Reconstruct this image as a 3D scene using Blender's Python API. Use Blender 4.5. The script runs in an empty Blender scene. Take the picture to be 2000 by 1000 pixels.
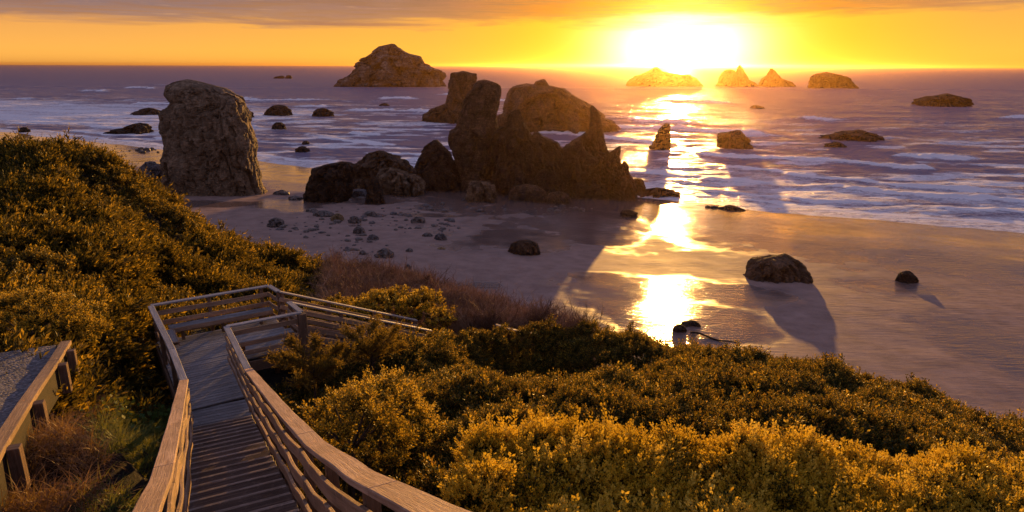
import bpy, bmesh, math, random
import numpy as np
from mathutils import Vector
rng = np.random.default_rng(7); random.seed(7)
S = bpy.context.scene; COL = S.collection
CAMZ = 25.0
FPX = 1303.0
PIT = math.atan(372 / FPX)
CP, SP = math.cos(PIT), math.sin(PIT)
SUN_AZ, SUN_EL = math.radians(13.6), math.radians(2.8)

def raydir(x, y):
    """direction (dy = 1) of the sight line through a point of the 2000 x 1000 photograph"""
    v = y - 500.0
    dy = FPX * CP - v * SP
    return np.array([(x - 1000.0) / dy, 1.0, -(FPX * SP + v * CP) / dy])
def at(x, y, Y):
    d = raydir(x, y); return np.array([d[0] * Y, Y, CAMZ + d[2] * Y])

# ------------------------------------------------------------------ noise
_G = rng.normal(size=(4096, 3)); _G /= np.linalg.norm(_G, axis=1)[:, None]
def _h(i, j, k): return ((i * 73856093) ^ (j * 19349663) ^ (k * 83492791)) & 4095
def perlin(P):
    P = np.asarray(P, float); I = np.floor(P).astype(np.int64); F = P - I
    u = F * F * F * (F * (F * 6 - 15) + 10); r = 0
    for a in (0, 1):
        for b in (0, 1):
            for c in (0, 1):
                g = _G[_h(I[..., 0] + a, I[..., 1] + b, I[..., 2] + c)]
                d = (g * (F - np.array([a, b, c]))).sum(-1)
                w = (u[..., 0] if a else 1 - u[..., 0]) * (u[..., 1] if b else 1 - u[..., 1]) * (u[..., 2] if c else 1 - u[..., 2])
                r = r + w * d
    return r * 1.6
def fbm(P, o=4, gain=.5, ridged=False):
    s, a = 0, 1.0
    for k in range(o):
        n = perlin(P * 2.03 ** k + 17.3 * k)
        if ridged: n = 1 - 2.2 * np.abs(n)
        s = s + a * n; a *= gain
    return s
def n2(x, y, sc, o=3, seed=0, **k):
    return fbm(np.stack([x / sc, y / sc, np.full_like(x, seed * 9.7 + .37)], -1), o, **k)
def sstep(a, b, x):
    t = np.clip((x - a) / (b - a), 0, 1); return t * t * (3 - 2 * t)

# ------------------------------------------------------------------ object helpers
def tag(o, label=None, cat=None, group=None, kind=None):
    if label: o['label'] = label
    if cat: o['category'] = cat
    if group: o['group'] = group
    if kind: o['kind'] = kind
    return o
def empty(name, loc, label=None, cat=None, group=None):
    o = bpy.data.objects.new(name, None); COL.objects.link(o); o.location = loc
    o.empty_display_size = .3
    return tag(o, label, cat, group)
def mesh_np(name, V, F, mats=(), smooth=False, attrs=None, uv=None, fm=None):
    """V (n,3), F (m,k) or list of such arrays"""
    me = bpy.data.meshes.new(name)
    Fs = [f for f in (F if isinstance(F, list) else [F]) if len(f)]
    me.vertices.add(len(V)); me.vertices.foreach_set('co', np.asarray(V, np.float32).ravel())
    nl = sum(f.size for f in Fs); nf = sum(len(f) for f in Fs)
    me.loops.add(nl); me.loops.foreach_set('vertex_index', np.concatenate([f.ravel() for f in Fs]).astype(np.int32))
    me.polygons.add(nf)
    tot = np.concatenate([np.full(len(f), f.shape[1]) for f in Fs]); st = np.concatenate([[0], np.cumsum(tot)[:-1]])
    me.polygons.foreach_set('loop_start', st.astype(np.int32))
    me.polygons.foreach_set('loop_total', tot.astype(np.int32))
    if fm is not None: me.polygons.foreach_set('material_index', np.asarray(fm, np.int32))
    me.polygons.foreach_set('use_smooth', np.full(nf, smooth))
    for m in mats: me.materials.append(m)
    for k, a in (attrs or {}).items():
        at_ = me.attributes.new(k, 'FLOAT', 'POINT'); at_.data.foreach_set('value', np.asarray(a, np.float32))
    if uv is not None:
        l = me.uv_layers.new(name='UVMap'); l.data.foreach_set('uv', np.asarray(uv, np.float32).ravel())
    me.update(calc_edges=True); me.validate()
    return me
def add(name, me, parent=None):
    o = bpy.data.objects.new(name, me); COL.objects.link(o)
    if parent:
        o.parent = parent
    return o
def gridfaces(r, c):
    i = np.arange(r * c).reshape(r, c)
    return np.stack([i[:-1, :-1], i[:-1, 1:], i[1:, 1:], i[1:, :-1]], -1).reshape(-1, 4)

# ------------------------------------------------------------------ materials
def mat(name):
    m = bpy.data.materials.new(name); m.use_nodes = True; nt = m.node_tree; nt.nodes.clear()
    return m, nt
def N(nt, t, ins=None, **kw):
    n = nt.nodes.new(t)
    for k, v in kw.items(): setattr(n, k, v)
    for k, v in (ins or {}).items():
        if isinstance(v, bpy.types.NodeSocket): nt.links.new(v, n.inputs[k])
        else: n.inputs[k].default_value = v
    return n
def ramp(nt, fac, stops, interp='LINEAR'):
    n = nt.nodes.new('ShaderNodeValToRGB'); n.color_ramp.interpolation = interp
    e = n.color_ramp.elements
    while len(e) > 1: e.remove(e[-1])
    e[0].position, e[0].color = stops[0][0], (*stops[0][1], 1)
    for p, c in stops[1:]:
        q = e.new(p); q.color = (*c, 1)
    nt.links.new(fac, n.inputs[0]); return n.outputs[0]
def noise(nt, vec, scale, detail=4, rough=.55, dist=0, t='FBM'):
    n = N(nt, 'ShaderNodeTexNoise', {'Vector': vec, 'Scale': scale, 'Detail': detail, 'Roughness': rough, 'Distortion': dist})
    return n.outputs[0]
def mmath(nt, op, a, b=0.0, c=None):
    d = {0: a, 1: b}
    if c is not None: d[2] = c
    n = N(nt, 'ShaderNodeMath', d, operation=op); return n.outputs[0]
def mix(nt, fac, a, b, bt='MIX'):
    n = nt.nodes.new('ShaderNodeMix'); n.data_type = 'RGBA'; n.blend_type = bt
    for i, v in ((0, fac), (6, a), (7, b)):
        if isinstance(v, bpy.types.NodeSocket): nt.links.new(v, n.inputs[i])
        else: n.inputs[i].default_value = v if i == 0 else (*v, 1)
    return n.outputs[2]
def mapped(nt, vec, sc): return N(nt, 'ShaderNodeMapping', {'Vector': vec, 'Scale': sc}).outputs[0]
def out(nt, sh): N(nt, 'ShaderNodeOutputMaterial', {0: sh})
def bump(nt, h, s, d): return N(nt, 'ShaderNodeBump', {'Height': h, 'Strength': s, 'Distance': d}).outputs[0]
def objpos(nt): return N(nt, 'ShaderNodeNewGeometry').outputs['Position']

def rock_mat(name, c0, c1, c2, scale=1.0, rough=.85, bd=.25, wet=0.0):
    m, nt = mat(name); P = objpos(nt)
    big = noise(nt, P, .35 * scale, 5, .6); mid = noise(nt, mapped(nt, P, (1, 1, .6)), 1.6 * scale, 6, .7)
    vor = N(nt, 'ShaderNodeTexVoronoi', {'Vector': N(nt, 'ShaderNodeVectorMath', {0: P, 1: N(nt, 'ShaderNodeTexNoise', {'Vector': P, 'Scale': .8 * scale}).outputs[1]}, operation='ADD').outputs[0], 'Scale': .9 * scale}, feature='DISTANCE_TO_EDGE').outputs[0]
    strat = noise(nt, mapped(nt, P, (.25, .25, 2.6)), .9 * scale, 4, .6, 1.0)
    big = mmath(nt, 'ADD', mmath(nt, 'MULTIPLY', big, .62), mmath(nt, 'MULTIPLY', strat, .38))
    col = ramp(nt, big, [(.36, c0), (.5, c1), (.64, c2)])
    col = mix(nt, mmath(nt, 'MULTIPLY', ramp(nt, mid, [(.35, (1, 1, 1)), (.62, (0, 0, 0))]), .65), col, tuple(x * .25 for x in c0))
    col = mix(nt, ramp(nt, noise(nt, mapped(nt, P, (.8, .8, 2.2)), 2.6 * scale, 5, .7), [(.56, (0, 0, 0)), (.68, (.6,) * 3)]), col, tuple(min(1, x * 1.7) for x in c2))
    crack = ramp(nt, vor, [(0, (1, 1, 1)), (.06, (0, 0, 0))])
    col = mix(nt, mmath(nt, 'MULTIPLY', crack, .35), col, tuple(x * .2 for x in c0))
    z = N(nt, 'ShaderNodeSeparateXYZ', {0: P}).outputs[2]
    zz = mmath(nt, 'ADD', z, mmath(nt, 'MULTIPLY', mid, 1.6))
    tide = ramp(nt, mmath(nt, 'MULTIPLY', zz, .1), [(.2, (1, 1, 1)), (.36, (0, 0, 0))])   # dark tidal band (algae)
    col = mix(nt, mmath(nt, 'MULTIPLY', tide, .6), col, (.035, .028, .02))
    h = mmath(nt, 'ADD', mid, mmath(nt, 'MULTIPLY', noise(nt, P, 6 * scale, 5, .7), .35))
    h = mmath(nt, 'ADD', h, mmath(nt, 'MULTIPLY', vor, .5))
    b = N(nt, 'ShaderNodeBsdfPrincipled', {'Base Color': col, 'Roughness': rough, 'Normal': bump(nt, h, 1.0, bd * 1.8)})
    b.inputs['Specular IOR Level'].default_value = .3
    out(nt, b.outputs[0]); return m
M = {}
M['rock_brown'] = rock_mat('rock_brown', (.07, .042, .022), (.13, .077, .042), (.22, .135, .075), 1)
M['rock_tan'] = rock_mat('rock_tan', (.14, .09, .05), (.25, .165, .095), (.36, .25, .15), 1)
M['rock_dark'] = rock_mat('rock_dark', (.035, .021, .012), (.065, .039, .022), (.12, .074, .042), 1)
M['rock_face'] = rock_mat('rock_face', (.08, .05, .03), (.12, .075, .047), (.42, .35, .28), .25, bd=1.2)
M['rock_far'] = rock_mat('rock_far', (.03, .018, .01), (.055, .033, .02), (.09, .055, .035), .3, bd=1.0)
M['rock_grey'] = rock_mat('rock_grey', (.14, .13, .13), (.22, .2, .2), (.32, .29, .28), 2)
M['stone'] = rock_mat('beach_stone', (.1, .08, .07), (.17, .14, .12), (.28, .23, .2), 2.5, .5, .08)
M['stone_ochre'] = rock_mat('beach_stone_ochre', (.2, .13, .05), (.28, .19, .09), (.34, .25, .13), 2.5, .6, .08)

def wood_mat(name, c0, c1, c2, rough=.75):
    m, nt = mat(name)
    uv = N(nt, 'ShaderNodeUVMap').outputs[0]
    g = noise(nt, mapped(nt, uv, (1.5, 45, 1)), 1, 6, .65, .3)
    g2 = noise(nt, mapped(nt, uv, (6, 160, 1)), 1, 3, .7)
    pl = noise(nt, mapped(nt, uv, (.5, 2.2, 1)), 1.3, 3, .5)
    sp = noise(nt, objpos(nt), 9, 5, .7)
    col = ramp(nt, g, [(.3, c0), (.5, c1), (.72, c2)])
    col = mix(nt, mmath(nt, 'MULTIPLY', ramp(nt, g2, [(.3, (1, 1, 1)), (.5, (0, 0, 0))]), .5), col, tuple(x * .4 for x in c0))
    col = mix(nt, ramp(nt, pl, [(.35, (.55,) * 3), (.65, (0, 0, 0))]), col, tuple(x * .6 for x in c0))
    col = mix(nt, ramp(nt, sp, [(.55, (0, 0, 0)), (.75, (.5,) * 3)]), col, tuple(min(1, x * 1.25) for x in c2))
    h = mmath(nt, 'ADD', g, mmath(nt, 'MULTIPLY', g2, .8))
    b = N(nt, 'ShaderNodeBsdfPrincipled', {'Base Color': col, 'Roughness': rough, 'Normal': bump(nt, h, .8, .012), 'Specular IOR Level': .22})
    out(nt, b.outputs[0]); return m
M['wood_deck'] = wood_mat('weathered_deck_wood', (.13, .13, .135), (.25, .255, .265), (.4, .4, .41), .5)
M['wood_grey'] = wood_mat('skylit_rail_wood', (.2, .195, .19), (.36, .355, .35), (.52, .51, .5), .5)  # cap wood of the level rails, cool grey light painted into its colour
M['wood_rail'] = wood_mat('rail_wood', (.2, .135, .09), (.38, .265, .18), (.52, .38, .28), .7)
M['wood_cap'] = wood_mat('cap_wood', (.26, .17, .12), (.46, .32, .23), (.6, .45, .34), .6)
M['wood_tread'] = wood_mat('dark_tread_wood', (.055, .034, .024), (.11, .07, .05), (.21, .145, .11), .6)
M['wood_dark'] = wood_mat('shaded_board_wood', (.01, .007, .005), (.02, .014, .01), (.045, .032, .024), .8)  # near-black: shadow of the gorse on the board put into the wood colour
M['wood_nose'] = wood_mat('sunlit_nosing_wood', (.12, .09, .07), (.34, .27, .22), (.6, .5, .43), .6)  # pale strip: sunlight on the tread edges put into the colour
M['wood_post'] = wood_mat('post_wood', (.12, .075, .05), (.2, .13, .085), (.28, .19, .13), .8)
M['wood_beam'] = wood_mat('beam_wood', (.2, .13, .08), (.34, .23, .14), (.48, .34, .22), .75)
m, nt = mat('bolt_metal'); out(nt, N(nt, 'ShaderNodeBsdfPrincipled', {'Base Color': (.3, .28, .26, 1), 'Metallic': .9, 'Roughness': .45}).outputs[0]); M['metal'] = m

def leaf_mat(name, stops, trans=.45, rough=.5, spec=.3):
    m, nt = mat(name)
    r = N(nt, 'ShaderNodeObjectInfo').outputs['Random']
    P = objpos(nt)
    n = noise(nt, P, 1.1, 4, .6)
    f = mmath(nt, 'ADD', mmath(nt, 'MULTIPLY', r, .45), mmath(nt, 'MULTIPLY', n, .9))
    f = mmath(nt, 'ADD', f, mmath(nt, 'MULTIPLY', noise(nt, P, .35, 2, .5), .7)); f = mmath(nt, 'SUBTRACT', f, .52)
    col = ramp(nt, f, stops)
    b = N(nt, 'ShaderNodeBsdfPrincipled', {'Base Color': col, 'Roughness': rough}); b.inputs['Specular IOR Level'].default_value = spec
    t = N(nt, 'ShaderNodeBsdfTranslucent', {'Color': mix(nt, .4, col, (.42, .29, .03))})
    out(nt, N(nt, 'ShaderNodeMixShader', {0: trans, 1: b.outputs[0], 2: t.outputs[0]}).outputs[0]); return m
M['leaf_gorse'] = leaf_mat('gorse_leaf', [(.15, (.008, .02, .005)), (.5, (.02, .042, .009)), (.85, (.055, .07, .014))], .3)
M['leaf_flower'] = leaf_mat('gorse_flower', [(.15, (.5, .34, .02)), (.5, (.78, .54, .04)), (.85, (.92, .7, .12))], .45)
M['leaf_tip'] = leaf_mat('gorse_tip', [(.15, (.18, .115, .012)), (.5, (.46, .28, .02)), (.85, (.78, .5, .05))], .5)
M['leaf_rust'] = leaf_mat('gorse_rust_tip', [(.15, (.14, .075, .015)), (.5, (.34, .18, .025)), (.85, (.6, .38, .05))], .5)
M['leaf_hill'] = leaf_mat('hill_leaf', [(.15, (.009, .018, .005)), (.5, (.03, .04, .009)), (.85, (.11, .085, .015))], .32)
M['leaf_conifer'] = leaf_mat('conifer_leaf', [(.2, (.07, .055, .015)), (.5, (.14, .1, .025)), (.85, (.2, .15, .035))], .4)
M['leaf_ivy'] = leaf_mat('ivy_leaf', [(.2, (.02, .06, .012)), (.5, (.035, .1, .02)), (.85, (.07, .16, .03))], .3, .6, .2)
M['grass'] = leaf_mat('grass_blade', [(.2, (.03, .07, .01)), (.5, (.06, .12, .02)), (.85, (.13, .19, .04))], .4)
M['dead'] = leaf_mat('dead_grass', [(.2, (.07, .028, .012)), (.5, (.16, .065, .026)), (.85, (.34, .2, .09))], .35)
M['twig'] = leaf_mat('bare_twig', [(.2, (.10, .055, .035)), (.5, (.24, .14, .085)), (.85, (.5, .33, .2))], .15, .8)
M['bark'] = rock_mat('bark', (.06, .04, .03), (.1, .07, .05), (.14, .1, .07), 12, .9, .02)
def ground_mat():
    m, nt = mat('bluff_soil'); P = objpos(nt)
    c = ramp(nt, noise(nt, P, 2.2, 6, .7), [(.3, (.006, .005, .003)), (.5, (.012, .009, .005)), (.72, (.03, .02, .01))])
    out(nt, N(nt, 'ShaderNodeBsdfPrincipled', {'Base Color': c, 'Roughness': .95, 'Normal': bump(nt, noise(nt, P, 9, 6, .7), 1, .15)}).outputs[0]); return m
M['soil'] = ground_mat()
def gravel_mat():
    m, nt = mat('path_gravel'); P = objpos(nt)
    v = N(nt, 'ShaderNodeTexVoronoi', {'Vector': P, 'Scale': 26.0}); 
    c = ramp(nt, N(nt, 'ShaderNodeSeparateColor', {0: v.outputs['Color']}).outputs[0], [(0, (.04, .04, .045)), (.6, (.10, .10, .11)), (1, (.24, .23, .24))])
    h = mmath(nt, 'SUBTRACT', 1.0, v.outputs['Distance'])
    out(nt, N(nt, 'ShaderNodeBsdfPrincipled', {'Base Color': c, 'Roughness': .75, 'Normal': bump(nt, h, 1, .03)}).outputs[0]); return m
M['gravel'] = gravel_mat()

def attr(nt, n): return N(nt, 'ShaderNodeAttribute', attribute_name=n).outputs['Fac']
def sand_mat():
    m, nt = mat('beach_sand'); P = objpos(nt); w = attr(nt, 'wet'); rp = attr(nt, 'ripple')
    n = noise(nt, P, .6, 5, .6)
    dry = ramp(nt, n, [(.3, (.25, .175, .145)), (.7, (.38, .27, .225))])
    dry = mix(nt, mmath(nt, 'MULTIPLY', ramp(nt, noise(nt, mapped(nt, P, (.5, 1.6, 1)), 1.1, 7, .8, 1.5), [(.6, (0, 0, 0)), (.7, (1, 1, 1))]), .45), dry, (.09, .06, .045))
    dry = mix(nt, mmath(nt, 'MULTIPLY', ramp(nt, noise(nt, P, 5, 4, .75), [(.5, (0, 0, 0)), (.75, (1, 1, 1))]), .25), dry, (.1, .07, .05))
    col = mix(nt, w, dry, (.15, .105, .09))
    # slow shallow-water ripples (long along the shore) and small capillary ripples
    r1 = noise(nt, mapped(nt, P, (.45, 2.6, 1)), 1, 3, .5, .6)
    r2 = noise(nt, mapped(nt, P, (1.6, 6.5, 1)), 1, 3, .6, .4)
    r3 = noise(nt, P, 14, 3, .6)
    hw = mmath(nt, 'ADD', mmath(nt, 'MULTIPLY', r1, .045), mmath(nt, 'MULTIPLY', r2, .018))
    hw = mmath(nt, 'MULTIPLY', hw, rp)
    hw = mmath(nt, 'ADD', hw, mmath(nt, 'MULTIPLY', r3, .0012))
    nrm = bump(nt, hw, 1, 1.0)
    rg = ramp(nt, w, [(0, (.7,) * 3), (.5, (.3,) * 3), (1, (.09,) * 3)])
    rg = mmath(nt, 'ADD', rg, mmath(nt, 'MULTIPLY', mmath(nt, 'SUBTRACT', noise(nt, P, .25, 4, .6), .5), .12))
    b = N(nt, 'ShaderNodeBsdfPrincipled', {'Base Color': col, 'Roughness': rg, 'Normal': nrm, 'IOR': 1.27})
    nt.links.new(mmath(nt, 'ADD', .1, mmath(nt, 'MULTIPLY', w, .4)), b.inputs['Specular IOR Level'])
    out(nt, b.outputs[0]); return m
M['sand'] = sand_mat()
def sea_mat():
    m, nt = mat('sea_water'); P = objpos(nt); fo = attr(nt, 'foam')
    lace = noise(nt, mapped(nt, P, (.5, 1.0, 1)), .9, 7, .72, .8)
    fine = noise(nt, mapped(nt, P, (.7, 1.4, 1)), 3.2, 4, .7)
    f = mmath(nt, 'ADD', fo, mmath(nt, 'MULTIPLY', mmath(nt, 'SUBTRACT', lace, .5), 1.5))
    f = mmath(nt, 'ADD', f, mmath(nt, 'MULTIPLY', mmath(nt, 'SUBTRACT', fine, .5), .5))
    foam = ramp(nt, f, [(.33, (0, 0, 0)), (.75, (1, 1, 1))])
    w1 = noise(nt, mapped(nt, P, (.05, .26, 1)), 1, 4, .6, .3)
    w2 = noise(nt, mapped(nt, P, (.22, 1.2, 1)), 1, 5, .65, .5)
    w3 = noise(nt, mapped(nt, P, (.9, 4.0, 1)), 1, 3, .6)
    h = mmath(nt, 'ADD', mmath(nt, 'MULTIPLY', w1, 3.0), mmath(nt, 'MULTIPLY', w2, .8))
    h = mmath(nt, 'ADD', h, mmath(nt, 'MULTIPLY', w3, .10))
    nrm = bump(nt, h, 1, 1.0)
    wa = N(nt, 'ShaderNodeBsdfPrincipled', {'Base Color': (.10, .092, .135, 1), 'Roughness': mmath(nt, 'ADD', .1, mmath(nt, 'MULTIPLY', attr(nt, 'far'), .3)), 'IOR': 1.17, 'Normal': nrm})
    fb = N(nt, 'ShaderNodeBsdfPrincipled', {'Base Color': (.84, .85, .88, 1), 'Roughness': .6, 'Normal': bump(nt, mmath(nt, 'ADD', h, mmath(nt, 'MULTIPLY', fine, .3)), .6, 1.0)})
    sky_tint = N(nt, 'ShaderNodeBsdfDiffuse', {'Color': (.27, .255, .38, 1)})   # lilac of the reflected sky put into the water as plain diffuse colour
    wa = N(nt, 'ShaderNodeMixShader', {0: .4, 1: wa.outputs[0], 2: sky_tint.outputs[0]})
    out(nt, N(nt, 'ShaderNodeMixShader', {0: foam, 1: wa.outputs[0], 2: fb.outputs[0]}).outputs[0]); return m
M['sea'] = sea_mat()

# ------------------------------------------------------------------ stairs geometry numbers
K = .8                                         # survey scale of the stairway
AZ1, AZ2 = math.radians(-26.5), math.radians(-33.5)
T1 = np.array([math.sin(AZ1), math.cos(AZ1)]); N1 = np.array([math.cos(AZ1), -math.sin(AZ1)])
T2 = np.array([math.sin(AZ2), math.cos(AZ2)]); N2 = np.array([math.cos(AZ2), -math.sin(AZ2)])
PS = np.array([-1.0, 1.2, 2.74, 4.54, 5.1, 6.7, 8.5, 10.6, 14.0, 17.25]) * K
PZ = np.array([-.5, -1.35, -2.155, -3.03, -3.25, -3.95, -4.6, -5.33, -6.48, -7.58]) * K
RAILH = 1.14
def railz(s): return CAMZ + np.interp(s, PS, PZ)
S_END = 17.25 * K
ZRAIL = CAMZ - 7.6 * K; ZDECK = ZRAIL - 1.08
NL, NR = -.52 * K, .93 * K
def sn(s, n, z): return np.array([*(T1 * s + N1 * n), z])
def dk(s, n, z): return np.array([*(T2 * s + N2 * n), z])

# ------------------------------------------------------------------ land surfaces
SHORE = np.array([(-700, 470), (-400, 330), (-188, 258), (-102, 206), (-50, 172), (10, 142), (25, 134), (45, 122), (78, 106), (150, 78), (300, 20), (500, -80)], float)
def shore_d(x, y):
    """distance inland from the waterline (negative: out at sea)"""
    best = np.full(x.shape, 1e9); sg = np.ones(x.shape)
    for a, b in zip(SHORE[:-1], SHORE[1:]):
        e = b - a; L = e @ e
        t = np.clip(((x - a[0]) * e[0] + (y - a[1]) * e[1]) / L, 0, 1)
        dx, dy = x - a[0] - t * e[0], y - a[1] - t * e[1]; d = np.hypot(dx, dy)
        c = e[0] * (y - a[1]) - e[1] * (x - a[0])
        k = d < best; best = np.where(k, d, best); sg = np.where(k, np.where(c > 0, -1, 1), sg)
    return best * sg + 1.8 * n2(x, y, 22, 3, 1) + .5 * n2(x, y, 4, 2, 2)
BD = np.array([-400, -60, -10, 0, 5, 32, 42, 60, 85, 130, 400]); BZ = np.array([-8, -4, -.9, -.12, .12, 2.2, 2.55, 3.6, 4.9, 6.6, 8])
def beach_z(x, y, d=None):
    d = shore_d(x, y) if d is None else d
    z = np.interp(d, BD, BZ)
    return z + .16 * sstep(5, 25, d) * n2(x, y, 26, 2, 4) + .03 * n2(x, y, 5, 2, 5) * sstep(0, 15, d)

CTRL = [  # (px, py, Y) of the canopy seen in the photograph, on the bluff
 (-150, 330, 30), (0, 292, 34), (80, 277, 34), (150, 271, 34), (230, 297, 34), (290, 342, 35), (340, 388, 36), (430, 436, 38), (540, 486, 38), (640, 520, 38), (700, 550, 37), (800, 572, 36), (900, 602, 34), (1000, 634, 31), (1080, 655, 28),
 (-150, 420, 24), (0, 350, 26), (150, 350, 28), (280, 420, 29), (400, 480, 30), (520, 530, 30), (620, 565, 29),
 (0, 430, 20), (150, 430, 22), (300, 500, 24), (450, 545, 25.5), (0, 520, 16), (120, 540, 17), (250, 560, 18.5), (330, 575, 21),
 (-100, 600, 12), (0, 600, 13), (100, 625, 13.5), (180, 650, 14),
 (600, 610, 22), (700, 630, 22.5), (800, 640, 23.5), (900, 650, 25),
 (740, 665, 17.2), (850, 655, 18.3), (930, 652, 19.2), (800, 700, 16), (900, 700, 17), (1000, 660, 19.9), (1150, 670, 20), (1250, 678, 19.5), (1400, 697, 18.5), (1550, 722, 17.5), (1700, 752, 16.5), (1850, 795, 15.5), (1950, 835, 15), (2050, 865, 15), (2250, 930, 14),
 (800, 780, 12.8), (1000, 760, 13), (1300, 775, 12.5), (1600, 805, 12), (1850, 860, 11.5), (2050, 930, 11),
 (900, 850, 9.8), (1200, 850, 9.8), (1500, 865, 9.6), (1800, 905, 9.4), (2000, 950, 9)]
SIL = [(-150, 330, 30), (0, 292, 34), (150, 271, 34), (230, 297, 34), (290, 342, 35), (340, 388, 36), (430, 436, 38), (540, 486, 38), (640, 520, 38), (700, 550, 37), (800, 572, 36), (900, 602, 34), (1000, 634, 31), (1090, 655, 28),
       (1250, 678, 21), (1400, 697, 18.5), (1550, 722, 17.5), (1700, 752, 16.5), (1850, 795, 15.5), (1990, 840, 15), (2250, 930, 14)]
pts = [at(*c) for c in CTRL]
for (px, py, Y) in SIL:
    for dY, dz in ((7, 4.5), (15, 11)):
        q = at(px, py, Y + dY); q[2] -= dz; pts.append(q)
for s in (2, 4, 6, 8, 10, 12, 13.5):        # beside the stairs
    fz = railz(s) - RAILH
    pts.append(sn(s, NL - .9, fz - .35)); pts.append(sn(s, NR + .8, fz - .5 ))
for q in ((14.2, NL - .5), (16.5, NL - 0.1), (18.8, .9)): pts.append(dk(q[0] , q[1] + 1.2 - .5, ZDECK - .5))
pts += [dk(20.6, 2.5, ZDECK - .2), dk(20.6, 4.5, ZDECK - .6), dk(15.0, 4.6, ZDECK - .9), dk(17, 6.0, ZDECK - 1.2)]
pts += [dk(16.8, 7.5, ZDECK - 2.0), dk(15.5, 10, ZDECK - 3.1), dk(19.5, 8.5, ZDECK - 2.6)]
# dead grass and ivy hollow left of the stairs; foot of the retaining timber
pts += [at(230, 730, 11.6), at(300, 770, 10.6), at(150, 800, 9.0), at(230, 860, 8.0), at(250, 960, 6.3), at(120, 900, 6.9), at(20, 990, 5.2), at(290, 690, 13), at(-150, 900, 5.5)]
for (bx_, by_, bY_) in ((131, 668, 11.0), (88, 742, 8.9), (58, 795, 7.6), (33, 842, 6.6), (3, 905, 5.6)):
    q = at(bx_, by_, bY_); pts.append(q + [.6, .25, .12]); pts.append(q + [-.9, -.3, .0])
# near ground and behind the camera
pts += [np.array([0, 0, 23.2]), np.array([4, 2, 22.3]), np.array([9, 2, 22]), np.array([-6, -2, 23.3]), np.array([-14, 2, 23]), np.array([16, 3, 20]), np.array([0, -12, 23.6]), np.array([-25, -5, 24]), np.array([25, -5, 21]),
        np.array([4, 5, 20.9]), np.array([-30, 15, 22.5]), np.array([35, 12, 14.]), np.array([60, 10, 6.]), np.array([-60, 20, 22]), np.array([-60, 45, 10])]
pts = np.array(pts)
def tps_fit(P, lam=.02):
    n = len(P); d = np.linalg.norm(P[:, None, :2] - P[None, :, :2], axis=2); k = np.where(d > 0, d * d * np.log(np.maximum(d, 1e-9)), 0)
    A = np.zeros((n + 3, n + 3)); A[:n, :n] = k + lam * np.eye(n) * 10; A[:n, n] = 1; A[:n, n + 1:] = P[:, :2]; A[n, :n] = 1; A[n + 1:, :n] = P[:, :2].T
    return np.linalg.solve(A, np.concatenate([P[:, 2], [0, 0, 0]]))
TW = tps_fit(pts)
def canopy_z(x, y):
    sh = x.shape; x = x.ravel(); y = y.ravel(); r = np.empty(len(x))
    for i in range(0, len(x), 20000):
        X, Y = x[i:i + 20000], y[i:i + 20000]
        d2 = (X[:, None] - pts[None, :, 0]) ** 2 + (Y[:, None] - pts[None, :, 1]) ** 2
        r[i:i + 20000] = (.5 * d2 * np.log(np.maximum(d2, 1e-12))) @ TW[:-3] + TW[-3] + TW[-2] * X + TW[-1] * Y
    return r.reshape(sh)
def uv1(x, y): return x * T1[0] + y * T1[1], x * N1[0] + y * N1[1]
def uv2(x, y): return x * T2[0] + y * T2[1], x * N2[0] + y * N2[1]
DS0, DS1, DN0, DN1 = 14.2, 19.0, 1.22, 4.32     # deck extents in its own frame
def on_structure(x, y, m=.12):
    s, n = uv1(x, y); a = (n > NL - m) & (n < NR + m) & (s < S_END + .3) & (s > -1)
    s2, q = uv2(x, y)
    b = (s2 > S_END - .4) & (s2 < DS1 + m) & (q > DN0 - m) & (q < 2.62 + m)
    b |= (s2 > 16.4 - m) & (s2 < DS1 + m) & (q > DN0 - m) & (q < DN1 + m)
    f = (q > DN1 - .2) & (q < 14) & (s2 > 16.9 - m) & (s2 < 18.6 + m)
    return a | b | f
def floor_z(x, y):
    s, n = uv1(x, y); s2, q = uv2(x, y)
    z = np.where(s < S_END, railz(s) - RAILH, ZDECK)
    return np.where(q > DN1 - .2, np.minimum(z, ZDECK - .38 * (q - DN1 + .2)), z)
def bluff_z(x, y, c=None):
    """ground under the canopy"""
    c = canopy_z(x, y) if c is None else c
    g = c - .45 - 1.25 * np.maximum(sstep(-.5, -1.5, uv1(x, y)[1]) * sstep(8, 14, y), sstep(19, 21, y) * sstep(6, 3, x))
    near = on_structure(x, y, .55)
    return np.where(near, np.minimum(g, floor_z(x, y) - .45), g)
_gx = np.arange(-70, 70.1, .5); _gy = np.arange(-14, 60.1, .5)
_GX, _GY = np.meshgrid(_gx, _gy); _GZ = bluff_z(_GX, _GY)
def land_z(x, y):
    b = beach_z(x, y)
    i = np.clip((x + 70) / .5, 0, len(_gx) - 1.001); j = np.clip((y + 14) / .5, 0, len(_gy) - 1.001)
    i0, j0 = i.astype(int), j.astype(int)
    inside = (np.abs(x) < 70) & (y < 60)
    return np.maximum(b, np.where(inside, _GZ[j0, i0], -99))
def march(px, py, f=None, Y0=24.):
    """first hit of a photograph sight line with the beach or sea (rocks stand there)"""
    d = raydir(px, py); Y = np.geomspace(Y0, 3000, 6000)
    X, Z = d[0] * Y, CAMZ + d[2] * Y
    g = np.maximum(beach_z(X, Y), 0)
    k = np.argmax(Z <= g); return np.array([X[k], Y[k], g[k]])

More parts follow.
